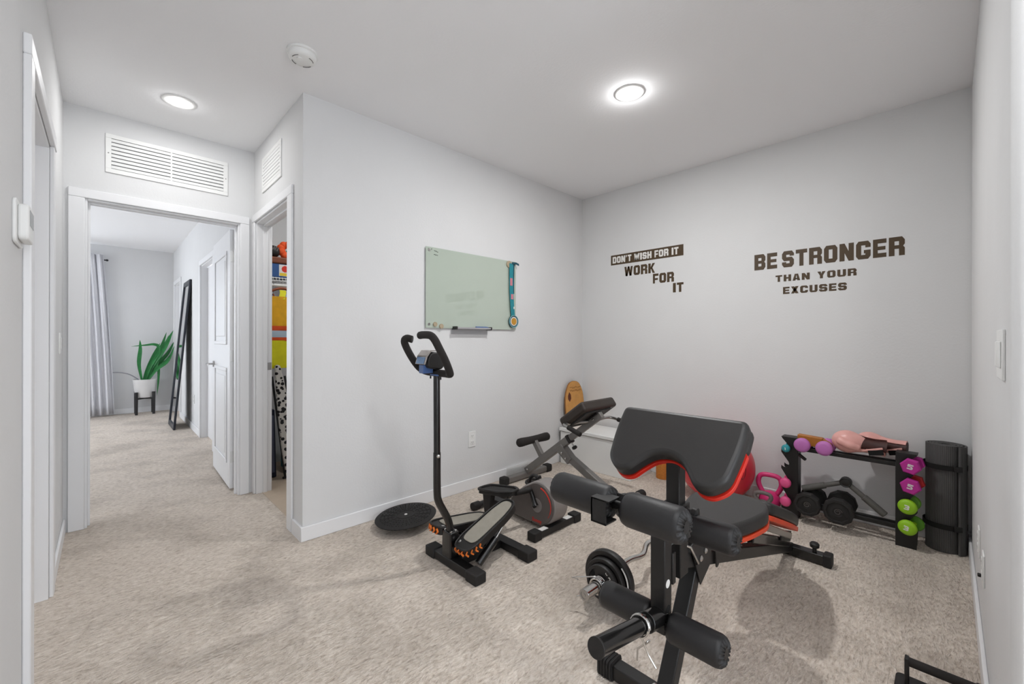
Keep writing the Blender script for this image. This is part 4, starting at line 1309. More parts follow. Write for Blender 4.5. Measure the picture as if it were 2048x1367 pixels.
for x, z in ((-2.545, .085), (-1.86, .612)):
    put('bolt', MB().lathe([(.009, 0), (.009, .005), (.004, .008)], (x, RY - .026, z), (0, -1, 0), 10), CHROME, r)
put('leg_bracket', MB().prism([(-2.23, .325), (-2.17, .375), (-2.06, .275), (-2.10, .225)], lambda a, b, t: (a, t, b), RY - .036, RY + .036), GREYMET, r, bevel=0.004)
for x, z in ((-2.155, .305), (-2.115, .268)):
    put('bolt', MB().lathe([(.009, 0), (.009, .005), (.004, .008)], (x, RY - .036, z), (0, -1, 0), 10), CHROME, r)
put('front_leg', MB().bar((-2.12, RY, .285), (-1.645, RY, .045), .055, .055), GREYMET, r, bevel=0.004)
put('roller_post', MB().bar((-2.385, RY, .205), (-2.505, RY, .365), .035, .045), GREYMET, r, bevel=0.003)
ro = put('foam_roller', MB().lathe([(.0005, 0), (.026, .001), (.035, .012), (.037, .04), (.033, .12), (.032, .19), (.033, .26), (.037, .34), (.035, .368), (.026, .379), (.0005, .38)], (-2.497, RY - .19, .350), (0, 1, 0), 24), FOAM, r, smooth=60)
# pad parallel to the beam
nu = V((-.60, 0, .80))
ud = V((.80, 0, .60))
pc_ = V((-1.937, RY, .655))


def RP(a, b, t):
    return pc_ + ud * a + V((0, 1, 0)) * b + nu * t


po = rounded([(-.135, -.19), (.135, -.19), (.135, .235), (-.135, .235)], .03)
put('hip_pad', MB().prism(po, RP, -.040, .040), mat('brown_black_vinyl', (46, 37, 31), 0.5, var=0.08, vscale=12, bump=0.1, bscale=240), r, bevel=0.020, seg=4)
put('pad_board', MB().prism(rounded([(-.11, -.165), (.11, -.165), (.11, .165), (-.11, .165)], .02), RP, -.052, -.040), BLACKPL, r)
put('pad_bracket', MB().bar(RP(-.06, 0, -.05), RP(.10, 0, -.05), .06, .03), BLACKMET, r, bevel=0.003)
hz = .578
put('handle_bar', MB().tube([(-1.84, 2.435, hz - .030), (-1.955, 2.450, hz), (-1.985, 2.475, hz + .005), (-1.945, 2.58, hz + .01), (-1.905, RY, hz + .012), (-1.905, 2.80, hz + .012), (-1.91, 2.90, hz + .012), (-1.885, 2.945, hz + .010), (-1.80, 2.955, hz - .005), (-1.72, 2.955, hz - .022)], .0115, 12, smooth=4), STEEL, r)
put('hand_grip', MB().cyl((-1.935, 2.447, hz - .005), (-1.812, 2.432, hz - .037), .0175, 16), FOAM, r, bevel=0.004)
put('hand_grip', MB().cyl((-1.835, 2.953, hz + .002), (-1.70, 2.956, hz - .026), .0175, 16), FOAM, r, bevel=0.004)

# ================================================================== CHEST, DECK, CORK ROLLER
r = root('storage_chest', (-2.27, 3.42, 0), 'low white storage chest with hinged lid in the far corner', 'chest')
put('body', BX(-2.662, -1.885, 3.245, 3.600, .0, .312), WHITE_PL, r, bevel=0.004)
put('lid', BX(-2.668, -1.875, 3.232, 3.606, .318, .352), WHITE_PL, r, bevel=0.006)
put('hinge', BX(-2.668, -2.662, 3.30, 3.34, .27, .33), STEEL, r, bevel=0.001)
put('side_latch', BX(-2.667, -2.662, 3.247, 3.262, .235, .325), BLACKMET, r, bevel=0.001)
r = root('balance_deck', (-2.63, 3.45, .352), 'maple wood rocker deck with printed logo leaning in the corner', 'balance deck')


def DK(a, b, t):  # a along y, b up the deck, t thickness towards the room
    lean = rad(4)
    return V((-2.640 - b * sin(lean) + t * cos(lean), 3.455 + a, .354 + b * cos(lean) + t * sin(lean)))


dko = rounded([(-.155, 0), (.150, 0), (.150, .26), (.138, .335), (.085, .425), (0, .446), (-.085, .425), (-.138, .335), (-.155, .26)], [.02, .02, .1, .1, .08, .08, .08, .1, .1])
put('plank', MB().prism(dko, DK, 0, .012), WOODEDGE, r, bevel=0.002)
put('face', MB().prism([(a * .965, .008 + b * .975) for a, b in dko], DK, .012, .0128), WOOD, r, smooth=0)
put('logo_mark', MB().prism([(-.085, .235), (-.060, .265), (-.062, .305), (-.085, .335), (-.108, .300), (-.110, .265)], DK, .0128, .0133), BROWNINK, r, smooth=0)
for q in range(2):
    z0 = .375 - q * .032
    pts = [DK(-.075 + k * .0085, z0 + .008 * sin(k * 1.9 + q) + .004 * sin(k * .7), .0132) for k in range(23)]
    put('script_print', MB().tube(pts, .0022, 5), mat('faded_brown_print', (128, 78, 30), 0.6), r)
put('cork_roller', MB().cyl((-1.740, 3.545, 0), (-1.740, 3.545, .30), .062, 28), CORK, bevel=0.004, label='upright orange cork roller between the white chest and the red ball', cat='roller')

# ================================================================== BALL AND KETTLEBELLS
BC, BR = V((-1.232, 3.368, .2635)), .2635
r = root('exercise_ball', (BC.x, BC.y, 0), 'large red exercise ball against the lettered wall behind the bench', 'exercise ball')
put('ball', MB().ball(BC, BR, 56, 32, lambda p: (p.x, p.y, max(p.z, -.995))), BALLRED, r, smooth=60)
ldir = V((.85, -.487, .20)).normalized()
lu = V((0, 0, 1)).cross(ldir).normalized()
lv = ldir.cross(lu)


def BP_(a, b, e=.0008):
    d = (ldir * BR + lu * a + lv * b)
    return BC + d.normalized() * (BR + e)


put('logo_ring', MB().tube([BP_(.030 * cos(2 * pi * k / 40), .085 * sin(2 * pi * k / 40)) for k in range(40)], .0028, 6, closed=True), BALLDK, r)
put('logo_lettering', text_mb('core', .052, lambda x, y, z: BP_(y * 1.0, -x, .0008 + z), .0005, .001), BALLDK, r, smooth=0)
mb = MB()
for z in (-.62, -.5, .5, .62, .72):
    rr = (BR + .0005) * math.sqrt(1 - z * z)
    mb.tube([(BC.x + rr * cos(2 * pi * k / 64), BC.y + rr * sin(2 * pi * k / 64), BC.z + z * BR) for k in range(64)], .002, 5, closed=True)
put('grip_rings', mb, BALLRED, r)


def kettlebell(x, y, R, hw, hh, th, m, label, rot):
    k = root('kettlebell', (x, y, 0), label, 'kettlebell', 'kettlebells beside the red ball')
    zc = R * .86
    put('bell', MB().ball((x, y, zc), R, 32, 20, lambda p: (p.x, p.y, max(p.z, -.86))), m, k, smooth=60)
    u = V((cos(rot), sin(rot), 0))
    ztop = hh
    pts = []
    hz_ = ztop - th - zc - R * .8
    prof = [(-.45, zc + R * .6), (-.62, zc + R * .8), (-.90, zc + R * .8 + hz_ * .30), (-1.0, zc + R * .8 + hz_ * .58), (-.88, zc + R * .8 + hz_ * .86), (-.55, ztop - th - .002), (0, ztop - th + .001), (.55, ztop - th - .002), (.88, zc + R * .8 + hz_ * .86), (1.0, zc + R * .8 + hz_ * .58), (.90, zc + R * .8 + hz_ * .30), (.62, zc + R * .8), (.45, zc + R * .6)]
    for a, z in prof:
        pts.append(V((x, y, z)) + u * a * hw)
    put('handle', MB().tube(pts, th, 14, smooth=5), m, k, smooth=60)
    return k


kettlebell(-.890, 3.455, .070, .072, .258, .0165, PINKV, 'pink kettlebell with a tall ring handle beside the red ball', rad(5))
kettlebell(-.893, 3.300, .056, .050, .165, .0135, GREYKB, 'small grey kettlebell in front of the pink kettlebell', rad(5))

# ================================================================== DUMBBELL RACK
FY, BYK = 3.385, 3.465
r = root('dumbbell_rack', (-.455, 3.43, 0), 'black steel dumbbell rack with notched towers against the lettered wall', 'dumbbell rack')


def tower(x_in, x_out, notches, top):
    """notched panel: x_in inner edge, x_out outer edge (sign tells the side)"""
    s = 1 if x_out > x_in else -1
    wd = abs(x_out - x_in)
    P_ = [(x_in, 0), (x_out - s * .004, 0)]
    for z in sorted(notches):
        P_ += [(x_out, z - .034), (x_out, z - .012), (x_out - s * .012, z - .021), (x_out - s * .028, z - .024), (x_out - s * .042, z - .014), (x_out - s * .047, z + .004), (x_out - s * .043, z + .018)]
    P_ += [(x_out - s * .004, top - .006), (x_out - s * .004, top), (x_in, top)]
    return P_


for nm, xi, xo, nt, tp in (('left', -.705, -.802, (.112, .239, .362, .475), .545), ('right', -.212, -.118, (.131, .251, .374, .488), .548)):
    pl = tower(xi, xo, nt, tp)
    for y in (FY, BYK):
        put('notched_panel', MB().prism(pl, lambda a, b, t: (a, t, b), y - .002, y + .002), BLACKMET, r, bevel=0.0008)
    xx = xi
    put('tower_web', BX(xx - .002, xx + .002, FY, BYK, 0, tp), BLACKMET, r)
    put('tower_top', BX(min(xi, xo), max(xi, xo) - (.0 if nm == 'left' else .0), FY - .002, BYK + .002, tp, tp + .004), BLACKMET, r)
for z in (.478, .108):
    for y in (FY + .012, BYK - .012):
        put('rail', BX(-.705, -.212, y - .010, y + .010, z - .012, z + .012), BLACKMET, r, bevel=0.002)
put('top_peg', MB().bar((-.70, FY - .006, .445), (-.655, FY - .03, .42), .016, .016), BLACKMET, r, bevel=0.002)


def dumbbell(x, z, R, m, label, group, digit=None, sides=0, yf=3.345, tilt=0.0, zig=.1, thick=.034, squash=1.0, hm=None, mrear=None, rotz=0.0):
    """axis along y: front head at yf - thick/2 .. yf + thick/2, handle over the rack"""
    L = .118
    rt = root('dumbbell', (x, yf, z - R), label, 'dumbbell', group)
    n = sides or 32
    prof = [(.0005, 0), (R * .62, .0), (R * .90, .006), (R, .014), (R, thick - .008), (R * .82, thick), (.014, thick)] if not sides else [(.0005, 0), (R * .84, 0), (R, .008), (R, thick - .006), (R * .86, thick), (.014, thick)]
    Rz = Matrix.Translation((x, yf, z)) @ Matrix.Rotation(rotz, 4, 'Z') @ Matrix.Rotation(tilt, 4, 'Y')
    put('front_head', MB().lathe(prof, (0, -thick * .5, 0), (0, 1, 0), n).xf(Rz), m, rt, smooth=(28 if sides else 50))
    put('rear_head', MB().lathe(prof, (0, L + thick * .5, 0), (0, -1, 0), n).xf(Rz), mrear or m, rt, smooth=(28 if sides else 50))
    put('handle', MB().cyl((0, thick * .3, 0), (0, L - thick * .3, 0), .0125, 16).xf(Rz), hm or m, rt)
    if digit:
        h = R * .62
        put('number', glyph_mb(digit, -h * .42, h * .42, -h * .5, h * .5, lambda a, b, t: Rz @ V((a, -thick * .5 - t, b)), .0006), WHITEINK, rt, smooth=0)
    return rt


dumbbell(-.768, .475, .026, TEAL, 'small teal dumbbell numbered 1 at the top of the left rack tower', 'neoprene dumbbells on the rack', '1', 0, yf=3.352, thick=.030)
for z, lb in ((.239, 'small round pink dumbbell, upper of two on the left rack tower'), (.112, 'small round pink dumbbell, lower of two on the left rack tower')):
    dumbbell(-.770, z, .0335, PINKD, lb, 'neoprene dumbbells on the rack', None, 0, yf=3.352, thick=.036)
for x, lb in ((-.673, 'orchid purple dumbbell on the rack top, nearer the teal dumbbell'), (-.553, 'orchid purple dumbbell on the rack top, nearer the boxing gloves')):
    dumbbell(x, .516, .046, PURPLE, lb, 'neoprene dumbbells on the rack', None, 0, yf=3.345, thick=.046)
for z, lb, mr in ((.488, 'magenta hexagonal dumbbell numbered 5, topmost on the right rack tower', MAGENTA), (.374, 'magenta hexagonal dumbbell numbered 5, second down the right rack tower', mat('red_neoprene', (196, 40, 44), 0.5))):
    dumbbell(-.146, z, .047, MAGENTA, lb, 'neoprene dumbbells on the rack', '5', 6, yf=3.345, tilt=rad(12), thick=.036, mrear=mr, rotz=rad(-6))
for z, lb, rz in ((.251, 'lime green dumbbell numbered 3, third down the right rack tower', -6), (.131, 'lime green dumbbell numbered 3, lowest on the right rack tower', -14)):
    dumbbell(-.160, z, .043, LIME, lb, 'neoprene dumbbells on the rack', '3', 0, yf=3.345, tilt=rad(8), thick=.034, mrear=GREENH, rotz=rad(rz))


def black_db(x, z, R, label, rotz, mark):
    y0 = 3.335
    rt = root('heavy_dumbbell', (x, y0, z - R), label, 'dumbbell', 'black ten-sided dumbbells on the lower rails')
    th = .055
    Mx = Matrix.Translation((x, y0, z)) @ Matrix.Rotation(rotz, 4, 'Z')
    prof = [(.0005, .008), (R * .30, .008), (R * .34, .004), (R * .70, .008), (R * .76, .0), (R * .92, .002), (R, .012), (R, th - .008), (R * .9, th), (.016, th)]
    for nm, o_, ax in (('front_head', (0, -th / 2, 0), (0, 1, 0)), ('rear_head', (0, .185 + th / 2, 0), (0, -1, 0))):
        put(nm, MB().lathe(prof, o_, ax, 10).xf(Mx), RUBBER, rt, smooth=25)
    put('handle', MB().tube([(0, .02, 0), (0, .06, 0), (0, .09, 0), (0, .13, 0), (0, .165, 0)], [.014, .0145, .0165, .0145, .014], 16).xf(Mx), STEEL, rt)
    put('spiral_mark', MB().tube([Mx @ V((R * .26 * (1 - k / 40) * cos(k * .32), -th / 2 + .0075, R * .26 * (1 - k / 40) * sin(k * .32))) for k in range(30)], .0016, 5), GREYKB, rt)
    return rt


black_db(-.640, .135, .076, 'black ten-sided dumbbell on the lower rails, nearer the left tower', 0, 0)
black_db(-.478, .135, .082, 'larger black ten-sided dumbbell on the lower rails, near the middle', rad(2), 0)

r = root('tan_block', (-.615, 3.44, .50), 'tan leather wallet-shaped case behind the purple dumbbells on the rack', 'case')
put('case', MB().prism(rounded([(-.715, .503), (-.575, .503), (-.572, .566), (-.712, .573)], .006), lambda a, b, t: (a, t, b), 3.405, 3.455), LEATHTAN, r, bevel=0.005)
put('flap', MB().prism(rounded([(-.575, .503), (-.515, .503), (-.525, .535), (-.572, .563)], .008), lambda a, b, t: (a, t, b), 3.408, 3.452), LEATHTAN, r, bevel=0.004)

# boxing gloves


def glove(x, y, z, yaw, pitch, roll, sc, label, open_from, open_to):
    M = Matrix.Translation((x, y, z)) @ Matrix.Rotation(yaw, 4, 'Z') @ Matrix.Rotation(pitch, 4, 'Y') @ Matrix.Rotation(roll, 4, 'X') @ Matrix.Scale(sc, 4)
    b = M @ V((0, 0, 0))
    rt = root('boxing_glove', (x, y, z - .06 * sc), label, 'boxing glove', 'pink boxing gloves on the rack')
    # mitt: fist points to local -x, cuff opens to +x
    def f(p):
        x_ = p.x * (1.0 if p.x < 0 else 1.15)
        k = 1.0 - .22 * max(0, p.x)
        return (x_, p.y * k, p.z * k + .10 * p.x * p.x * (1 if p.x > 0 else .0))
    put('mitt', MB().ball((-.02, 0, 0), (.088, .068, .073), 32, 22, f).xf(M), GLOVE, rt, smooth=70)
    put('thumb', MB().tube([(.030, -.045, -.020), (-.010, -.064, -.008), (-.050, -.060, .006), (-.068, -.046, .010)], [.022, .027, .026, .014], 14, smooth=4).xf(M), GLOVE, rt, smooth=70)
    n = 28
    vs, fs = [], []
    rows = [(.020, .058, .060), (.060, .046, .050), (.110, .045, .047), (.165, .050, .052)]
    ring_ = []
    mb = MB()
    outer, inner = [], []
    for (xx, ry, rz) in rows:
        outer.append([(xx, cos(2 * pi * k / n) * ry, sin(2 * pi * k / n) * rz) for k in range(n)])
        inner.append([(xx, cos(2 * pi * k / n) * (ry - .008), sin(2 * pi * k / n) * (rz - .008)) for k in range(n)])
    seq = outer + inner[::-1]
    vs = [p for rg in seq for p in rg]
    m_ = len(seq)
    # the cuff is open along its palm side, where the dark lining shows
    a0, a1 = int(n * open_from), int(n * open_to)
    for i in range(m_ - 1):
        for k in range(n):
            if a0 <= k < a1:
                continue
            fs.append((i * n + k, i * n + (k + 1) % n, (i + 1) * n + (k + 1) % n, (i + 1) * n + k))
    mb.add(vs, fs)
    put('cuff', mb.xf(M), GLOVE, rt, smooth=60)
    put('lining', MB().tube([(.030, 0, 0), (.075, 0, 0), (.120, 0, 0), (.168, 0, 0)], [.046, .038, .037, .043], 24).xf(M), GLOVEIN, rt, smooth=60)
    put('wrist_strap', MB().bar((.050, -.036, -.036), (.150, -.048, .004), .006, .012, up=(0, 0, 1)).xf(M), GLOVE, rt, bevel=0.002)
    put('strap_pad', MB().bar((.085, -.046, -.040), (.155, -.050, -.020), .006, .030, up=(0, 0, 1)).xf(M), mat('black_hook_tape', (14, 12, 12), 0.9), rt)
    return rt


glove(-.420, 3.425, .566, rad(3), rad(4), 0, .98, 'blush pink boxing glove, fist towards the purple dumbbells', .26, .60)
glove(-.322, 3.530, .560, rad(-6), rad(2), 0, .92, 'blush pink boxing glove at the back, cuff towards the right rack tower', .42, .66)

# spring twister bar
r = root('spring_twister', (-.46, 3.43, .10), 'folded grey tubular spring twister leaning inside the rack', 'exerciser')
A_, H_, B_ = V((-.685, 3.425, .205)), V((-.452, 3.425, .306)), V((-.262, 3.425, .150))
TW_M = mat('grey_foam_sleeve', (92, 90, 86), 0.7, var=0.08, vscale=30)
put('coil_joint', MB().lathe([(.012, -.024), (.024, -.020), (.030, -.010), (.031, .010), (.024, .020), (.012, .024)], H_, (0, 1, 0), 24), BLACKPL, r)
mb = MB()
for k in range(5):
    mb.tube([H_ + V((.027 * cos(2 * pi * j / 20), -.018 + k * .008, .027 * sin(2 * pi * j / 20))) for j in range(20)], .0048, 6, closed=True)
put('spring', mb, BLACKMET, r)
for E_ in (A_, B_):
    d_ = (E_ - H_)
    put('inner_tube', MB().cyl(H_ + d_ * .10, H_ + d_ * .55, .0155, 16), TW_M, r)
    put('handle_grip', MB().cyl(H_ + d_ * .46, E_, .0205, 18), TW_M, r, bevel=0.004)

# ================================================================== ROLLED YOGA MAT
mx, myy, MH = -.010, 3.535, .612
r = root('yoga_mat', (mx, myy, 0), 'rolled charcoal yoga mat standing upright with two straps in the corner', 'yoga mat')
N_ = 150
turns = 4.6
cl, run = [], [0.0]
a_end = rad(52)
for i in range(N_ + 1):
    f = i / N_
    a = a_end - (1 - f) * turns * 2 * pi
    rr = .022 + f * .063
    if f > .955:
        rr += (f - .955) * .22
    cl.append(V((mx + rr * cos(-a), myy + rr * sin(-a), 0)))
vs, fs, rv = [], [], []
acc = 0
for i, p in enumerate(cl):
    d = (cl[min(i + 1, N_)] - cl[max(i - 1, 0)]).normalized()
    nn = V((-d.y, d.x, 0))
    if i:
        acc += (cl[i] - cl[i - 1]).length
    for (e, z) in ((-.0048, 0), (.0048, 0), (.0048, MH), (-.0048, MH)):
        vs.append(p + nn * e + V((0, 0, z)))
        rv.append(acc)
for i in range(N_):
    for k in range(4):
        l = (k + 1) % 4
        fs.append((i * 4 + k, i * 4 + l, (i + 1) * 4 + l, (i + 1) * 4 + k))
fs += [(0, 1, 2, 3), (N_ * 4 + 3, N_ * 4 + 2, N_ * 4 + 1, N_ * 4)]
o = put('rolled_sheet', MB().add(vs, fs), RIBMAT, r, smooth=50)
at = o.data.attributes.new('run', 'FLOAT', 'POINT')
at.data.foreach_set('value', rv)
for z in (.488, .150):
    put('strap', MB().lathe([(.0910, -.014), (.0930, -.014), (.0930, .014), (.0910, .014)], (mx, myy, z), n=40, closed=True), mat('black_webbing', (16, 15, 15), 0.85), r)
    put('strap_buckle', MB().obox((mx + .052, myy - .080, z), (.016, .010, 0), (.004, -.005, 0), (0, 0, .015)), BLACKPL, r, bevel=0.002)

# ================================================================== PUSH-UP STAND (bottom right)
r = root('push_up_stand', (-.01, 2.0, 0), 'black push-up stand on the carpet by the right wall', 'push-up stand')
put('grip', MB().cyl((-.094, 2.0, .106), (.070, 2.0, .106), .0145, 18), FOAM, r, bevel=0.003)
for x in (-.096, .072):
    put('upright', MB().bar((x, 2.0, .016), (x, 2.0, .120), .012, .030, up=(0, 1, 0)), BLACKMET, r, bevel=0.003)
put('base_plate', MB().prism(rounded([(-.128, 1.93), (.083, 1.93), (.083, 2.07), (-.128, 2.07)], .02), lambda a, b, t: (a, b, t), 0, .018), RUBBER, r, bevel=0.004)

# ================================================================== BEDROOM
r = root('floor_mirror', (-7.45, .67, 0), 'tall dark framed mirror leaning on the bedroom wall', 'mirror')
ln = math.atan2(.175, 2.03)


def MR(a, b, t):  # a along -x from the near edge, b up the mirror, t towards the room
    return V((-7.16 - a, .682 + b * sin(ln) - t * cos(ln), b * cos(ln) + t * sin(ln)))


MWID, MLEN = .60, 2.035
put('backing', MB().prism([(0, 0), (MWID, 0), (MWID, MLEN), (0, MLEN)], MR, 0, .008), MIRRORF, r, smooth=0)
put('glass', MB().prism([(.05, .06), (MWID - .05, .06), (MWID - .05, MLEN - .06), (.05, MLEN - .06)], MR, .008, .012), MIRROR, r, smooth=0)
for pl in ([(0, 0), (.045, 0), (.045, MLEN), (0, MLEN)], [(MWID - .055, 0), (MWID, 0), (MWID, MLEN), (MWID - .055, MLEN)], [(.055, 0), (MWID - .055, 0), (MWID - .055, .065), (.055, .065)], [(.055, MLEN - .065), (MWID - .055, MLEN - .065), (MWID - .055, MLEN), (.055, MLEN)]):
    put('frame_rail', MB().prism(pl, MR, .002, .024), MIRRORF, r, bevel=0.003)

# curtain
r = root('curtain', (-9.18, -.3, 0), 'floor length pale grey curtain beside the bedroom window', 'curtain')
nx, nz = 220, 14
vs, fs = [], []
for j in range(nz + 1):
    f = j / nz
    z = .028 + f * 2.50
    y1 = .115 - .125 * f ** 1.3
    y0 = -.80
    for i in range(nx + 1):
        u = i / nx
        y = y0 + (y1 - y0) * u
        amp = .036 * (1 - .35 * f)
        x = -9.17 + amp * sin(u * 2 * pi * 11 + .8 * sin(u * 9 + f * 1.5)) + .010 * sin(u * 2 * pi * 23 + f * 3)
        vs.append((x, y, z))
for j in range(nz):
    for i in range(nx):
        a = j * (nx + 1) + i
        fs.append((a, a + 1, a + nx + 2, a + nx + 1))
o = put('drape', MB().add(vs, fs), CURTAIN, r, smooth=80)
sm = o.modifiers.new('cloth thickness', 'SOLIDIFY')
sm.thickness = .004
put('curtain_rod', MB().cyl((-9.225, -2.4, 2.455), (-9.225, .02, 2.455), .010, 12), mat('black_rod', (30, 30, 32), 0.4), r)
put('rod_end', MB().ball((-9.225, .03, 2.455), .017, 14, 10), mat('black_rod', (30, 30, 32), 0.4), r)

# plant
px, py = -9.10, .475
r = root('plant_stand', (px, py, 0), 'black wooden plant stand on four legs under the white pot', 'plant stand')
for a in (45, 135, 225, 315):
    c_1 = V((px + cos(rad(a)) * .150, py + sin(rad(a)) * .150, 0))
    c_2 = V((px + cos(rad(a)) * .150, py + sin(rad(a)) * .150, .36))
    put('leg', MB().tube([c_1, c_2], [.018, .021], 12), STANDWD, r)
for a in (45, 135):
    put('cross_bar', MB().bar((px + cos(rad(a)) * .145, py + sin(rad(a)) * .145, .255), (px - cos(rad(a)) * .145, py - sin(rad(a)) * .145, .255), .03, .025), STANDWD, r, bevel=0.003)
r = root('potted_plant', (px, py, .27), 'white pot of tall strap-leaved green plant in the bedroom', 'potted plant')
put('pot', MB().lathe([(.0005, .268), (.100, .268), (.118, .290), (.150, .552), (.153, .560), (.143, .562), (.136, .520), (.0005, .515)], (px, py, 0), n=36), POTMAT, r)
put('soil', MB().lathe([(.0005, .516), (.134, .518), (.130, .530), (.0005, .534)], (px, py, 0), n=24), SOIL, r)


def leaf(pts, wd, face):
    P_ = [V(p) for p in pts]
    out = []
    m = len(P_)
    for i in range(m - 1):
        p0, p1, p2, p3 = P_[max(i - 1, 0)], P_[i], P_[i + 1], P_[min(i + 2, m - 1)]
        for k in range(5):
            t = k / 5
            out.append(0.5 * ((2 * p1) + (p2 - p0) * t + (2 * p0 - 5 * p1 + 4 * p2 - p3) * t * t + (3 * p1 - p0 - 3 * p2 + p3) * t ** 3))
    out.append(P_[-1])
    n = len(out)
    face = V(face).normalized()
    vs, fs = [], []
    for i, p in enumerate(out):
        d = (out[min(i + 1, n - 1)] - out[max(i - 1, 0)]).normalized()
        s = d.cross(face)
        if s.length < .1:
            s = V((0, 1, 0))
        s.normalize()
        nn = s.cross(d)
        f = i / (n - 1)
        w_ = wd * (.40 + .60 * min(1, f * 2.4)) * (1 if f < .5 else max(.03, 1 - ((f - .5) / .5) ** 1.6))
        vs += [p - s * w_ / 2, p - nn * w_ * .16, p + s * w_ / 2, p - nn * (w_ * .16 + .004)]
    for i in range(n - 1):
        for k in range(4):
            l = (k + 1) % 4
            fs.append((i * 4 + k, i * 4 + l, (i + 1) * 4 + l, (i + 1) * 4 + k))
    return MB().add(vs, fs)


LV = [([(0, -.03, .52), (.0, -.07, .80), (.0, -.055, 1.05), (0, -.06, 1.20)], .075),
      ([(0, .02, .52), (.02, .12, .80), (.04, .26, 1.12), (.03, .36, 1.36)], .105),
      ([(0, .0, .52), (.05, .10, .80), (.08, .24, 1.05), (.08, .33, 1.25)], .085),
      ([(0, -.01, .52), (-.03, .07, .78), (-.05, .20, 1.05), (-.06, .28, 1.33)], .09),
      ([(0, .03, .52), (.03, .16, .74), (.05, .28, .86), (.05, .36, 1.02)], .085),
      ([(.02, .02, .52), (.06, .15, .72), (.08, .29, .86), (.08, .37, 1.10)], .075),
      ([(0, .02, .52), (.05, .14, .76), (.07, .17, 1.06), (.05, .12, 1.125), (.05, .0, 1.115), (.05, -.165, 1.095)], .062),
      ([(0, .03, .52), (.03, .10, .66), (.04, .145, .755), (.05, .17, .70), (.05, .165, .50), (.05, .15, .29)], .058),
      ([(-.02, -.02, .52), (-.05, .03, .70), (-.08, .13, .98), (-.08, .20, 1.15)], .07),
      ([(.01, .01, .52), (.04, .09, .76), (.06, .21, 1.02), (.07, .30, 1.28)], .08),
      ([(.02, .0, .52), (.05, .06, .75), (.06, .15, .95), (.06, .22, 1.10)], .065),
      ([(-.01, .02, .52), (.0, .14, .76), (.02, .29, .98), (.02, .375, 1.18)], .08)]
for pts, wd in LV:
    put('leaf', leaf([(px + a, py + b, c) for a, b, c in pts], wd * .72, (1, -.15, .25)), LEAF, r, smooth=70)
put('cable', MB().tube([(-9.16, .095, .685), (-9.16, .18, .680), (-9.15, .29, .645), (-9.14, .38, .575), (-9.12, .40, .550)], .0075, 8, smooth=5), mat('grey_cord', (140, 140, 146), 0.6), label='thin grey cord curving from the curtain to the white pot', cat='cord')

# ================================================================== CLOSET
r = root('wire_shelf', (-4.36, 1.45, 1.76), 'white wire closet shelf with hanging rail', 'closet shelf')
for x in (-4.58, -4.42, -4.27, -4.12):
    put('long_rod', MB().cyl((x, .975, 1.758), (x, 1.945, 1.758), .0035, 8), WHITE_PL, r)
for k in range(39):
    put('cross_wire', MB().tube([(-4.59, .99 + k * .025, 1.763), (-4.12, .99 + k * .025, 1.763), (-4.115, .99 + k * .025, 1.735)], .0022, 5), WHITE_PL, r)
put('front_lip', MB().cyl((-4.115, .975, 1.732), (-4.115, 1.945, 1.732), .0035, 8), WHITE_PL, r)
put('hang_rail', MB().cyl((-4.10, .972, 1.690), (-4.10, 1.948, 1.690), .012, 14), WHITE_PL, r)
for y in (1.0, 1.5, 1.92):
    put('bracket', MB().bar((-4.10, y, 1.69), (-4.12, y, 1.758), .008, .010), WHITE_PL, r)

sz = 1.766
r = root('picture_carton', (-4.25, 1.15, sz), 'small blue carton with a picture panel on the closet shelf', 'box')
put('carton', BX(-4.36, -4.13, 1.02, 1.27, sz, 1.885), BLUEBOX, r, bevel=0.003)
put('picture', BX(-4.1299, -4.129, 1.115, 1.215, sz + .012, 1.88), PAPER, r, smooth=0)
put('red_print', MB().lathe([(.0005, 0), (.030, 0), (.030, .0008), (.0005, .0008)], (-4.129, 1.165, 1.842), (1, 0, 0), 9), REDINK, r, smooth=0)
put('yellow_print', BX(-4.129, -4.1284, 1.12, 1.21, sz + .014, sz + .040), YELLOWP, r, smooth=0)
put('leather_case', BX(-4.37, -4.12, 1.01, 1.29, 1.887, 1.945), BROWN, bevel=0.012, label='flat brown leather case on top of the blue carton', cat='case')
r = root('rolled_slipper', (-4.20, 1.085, 1.945), 'dark ribbed slipper on the brown case in the closet', 'slipper')
put('sole', MB().ball((-4.20, 1.085, 2.0), (.05, .055, .055), 20, 14), BLACKPL, r)
for k in range(4):
    a = rad(50 + k * 26)
    put('tread_rib', MB().tube([(-4.156, 1.085 + .042 * cos(a + j * .25 - .25), 2.0 + .042 * sin(a) - j * .016) for j in range(3)], .004, 6), GREYKB, r)
r = root('silk_flower', (-4.24, 1.20, 1.945), 'orange silk flower standing on the brown case in the closet', 'flower')
for k in range(9):
    a = 2 * pi * k / 9
    put('petal', MB().ball((-4.24 + .015 * sin(a * 2), 1.215 + .055 * cos(a), 2.03 + .055 * sin(a)), (.03, .036, .036), 12, 8), HIORANGE, r)
put('stem', MB().cyl((-4.24, 1.205, 1.946), (-4.24, 1.21, 2.03), .007, 8), LEAF, r)


def hanger(parent, y, z0, m, x=-4.10):
    put('hanger_hook', MB().tube([(x + .016 * cos(a), y, z0 + .068 + .016 * sin(a)) for a in [rad(q) for q in range(-40, 200, 20)]] + [(x - .014, y, z0 + .05), (x, y, z0 + .03), (x, y, z0)], .002, 6), STEEL, parent)


# hi-vis vest, its front towards the doorway
vx, vy = -4.03, 1.135
r = root('safety_vest', (vx, vy, .965), 'yellow hi-vis safety vest with orange and silver bands in the closet', 'vest')


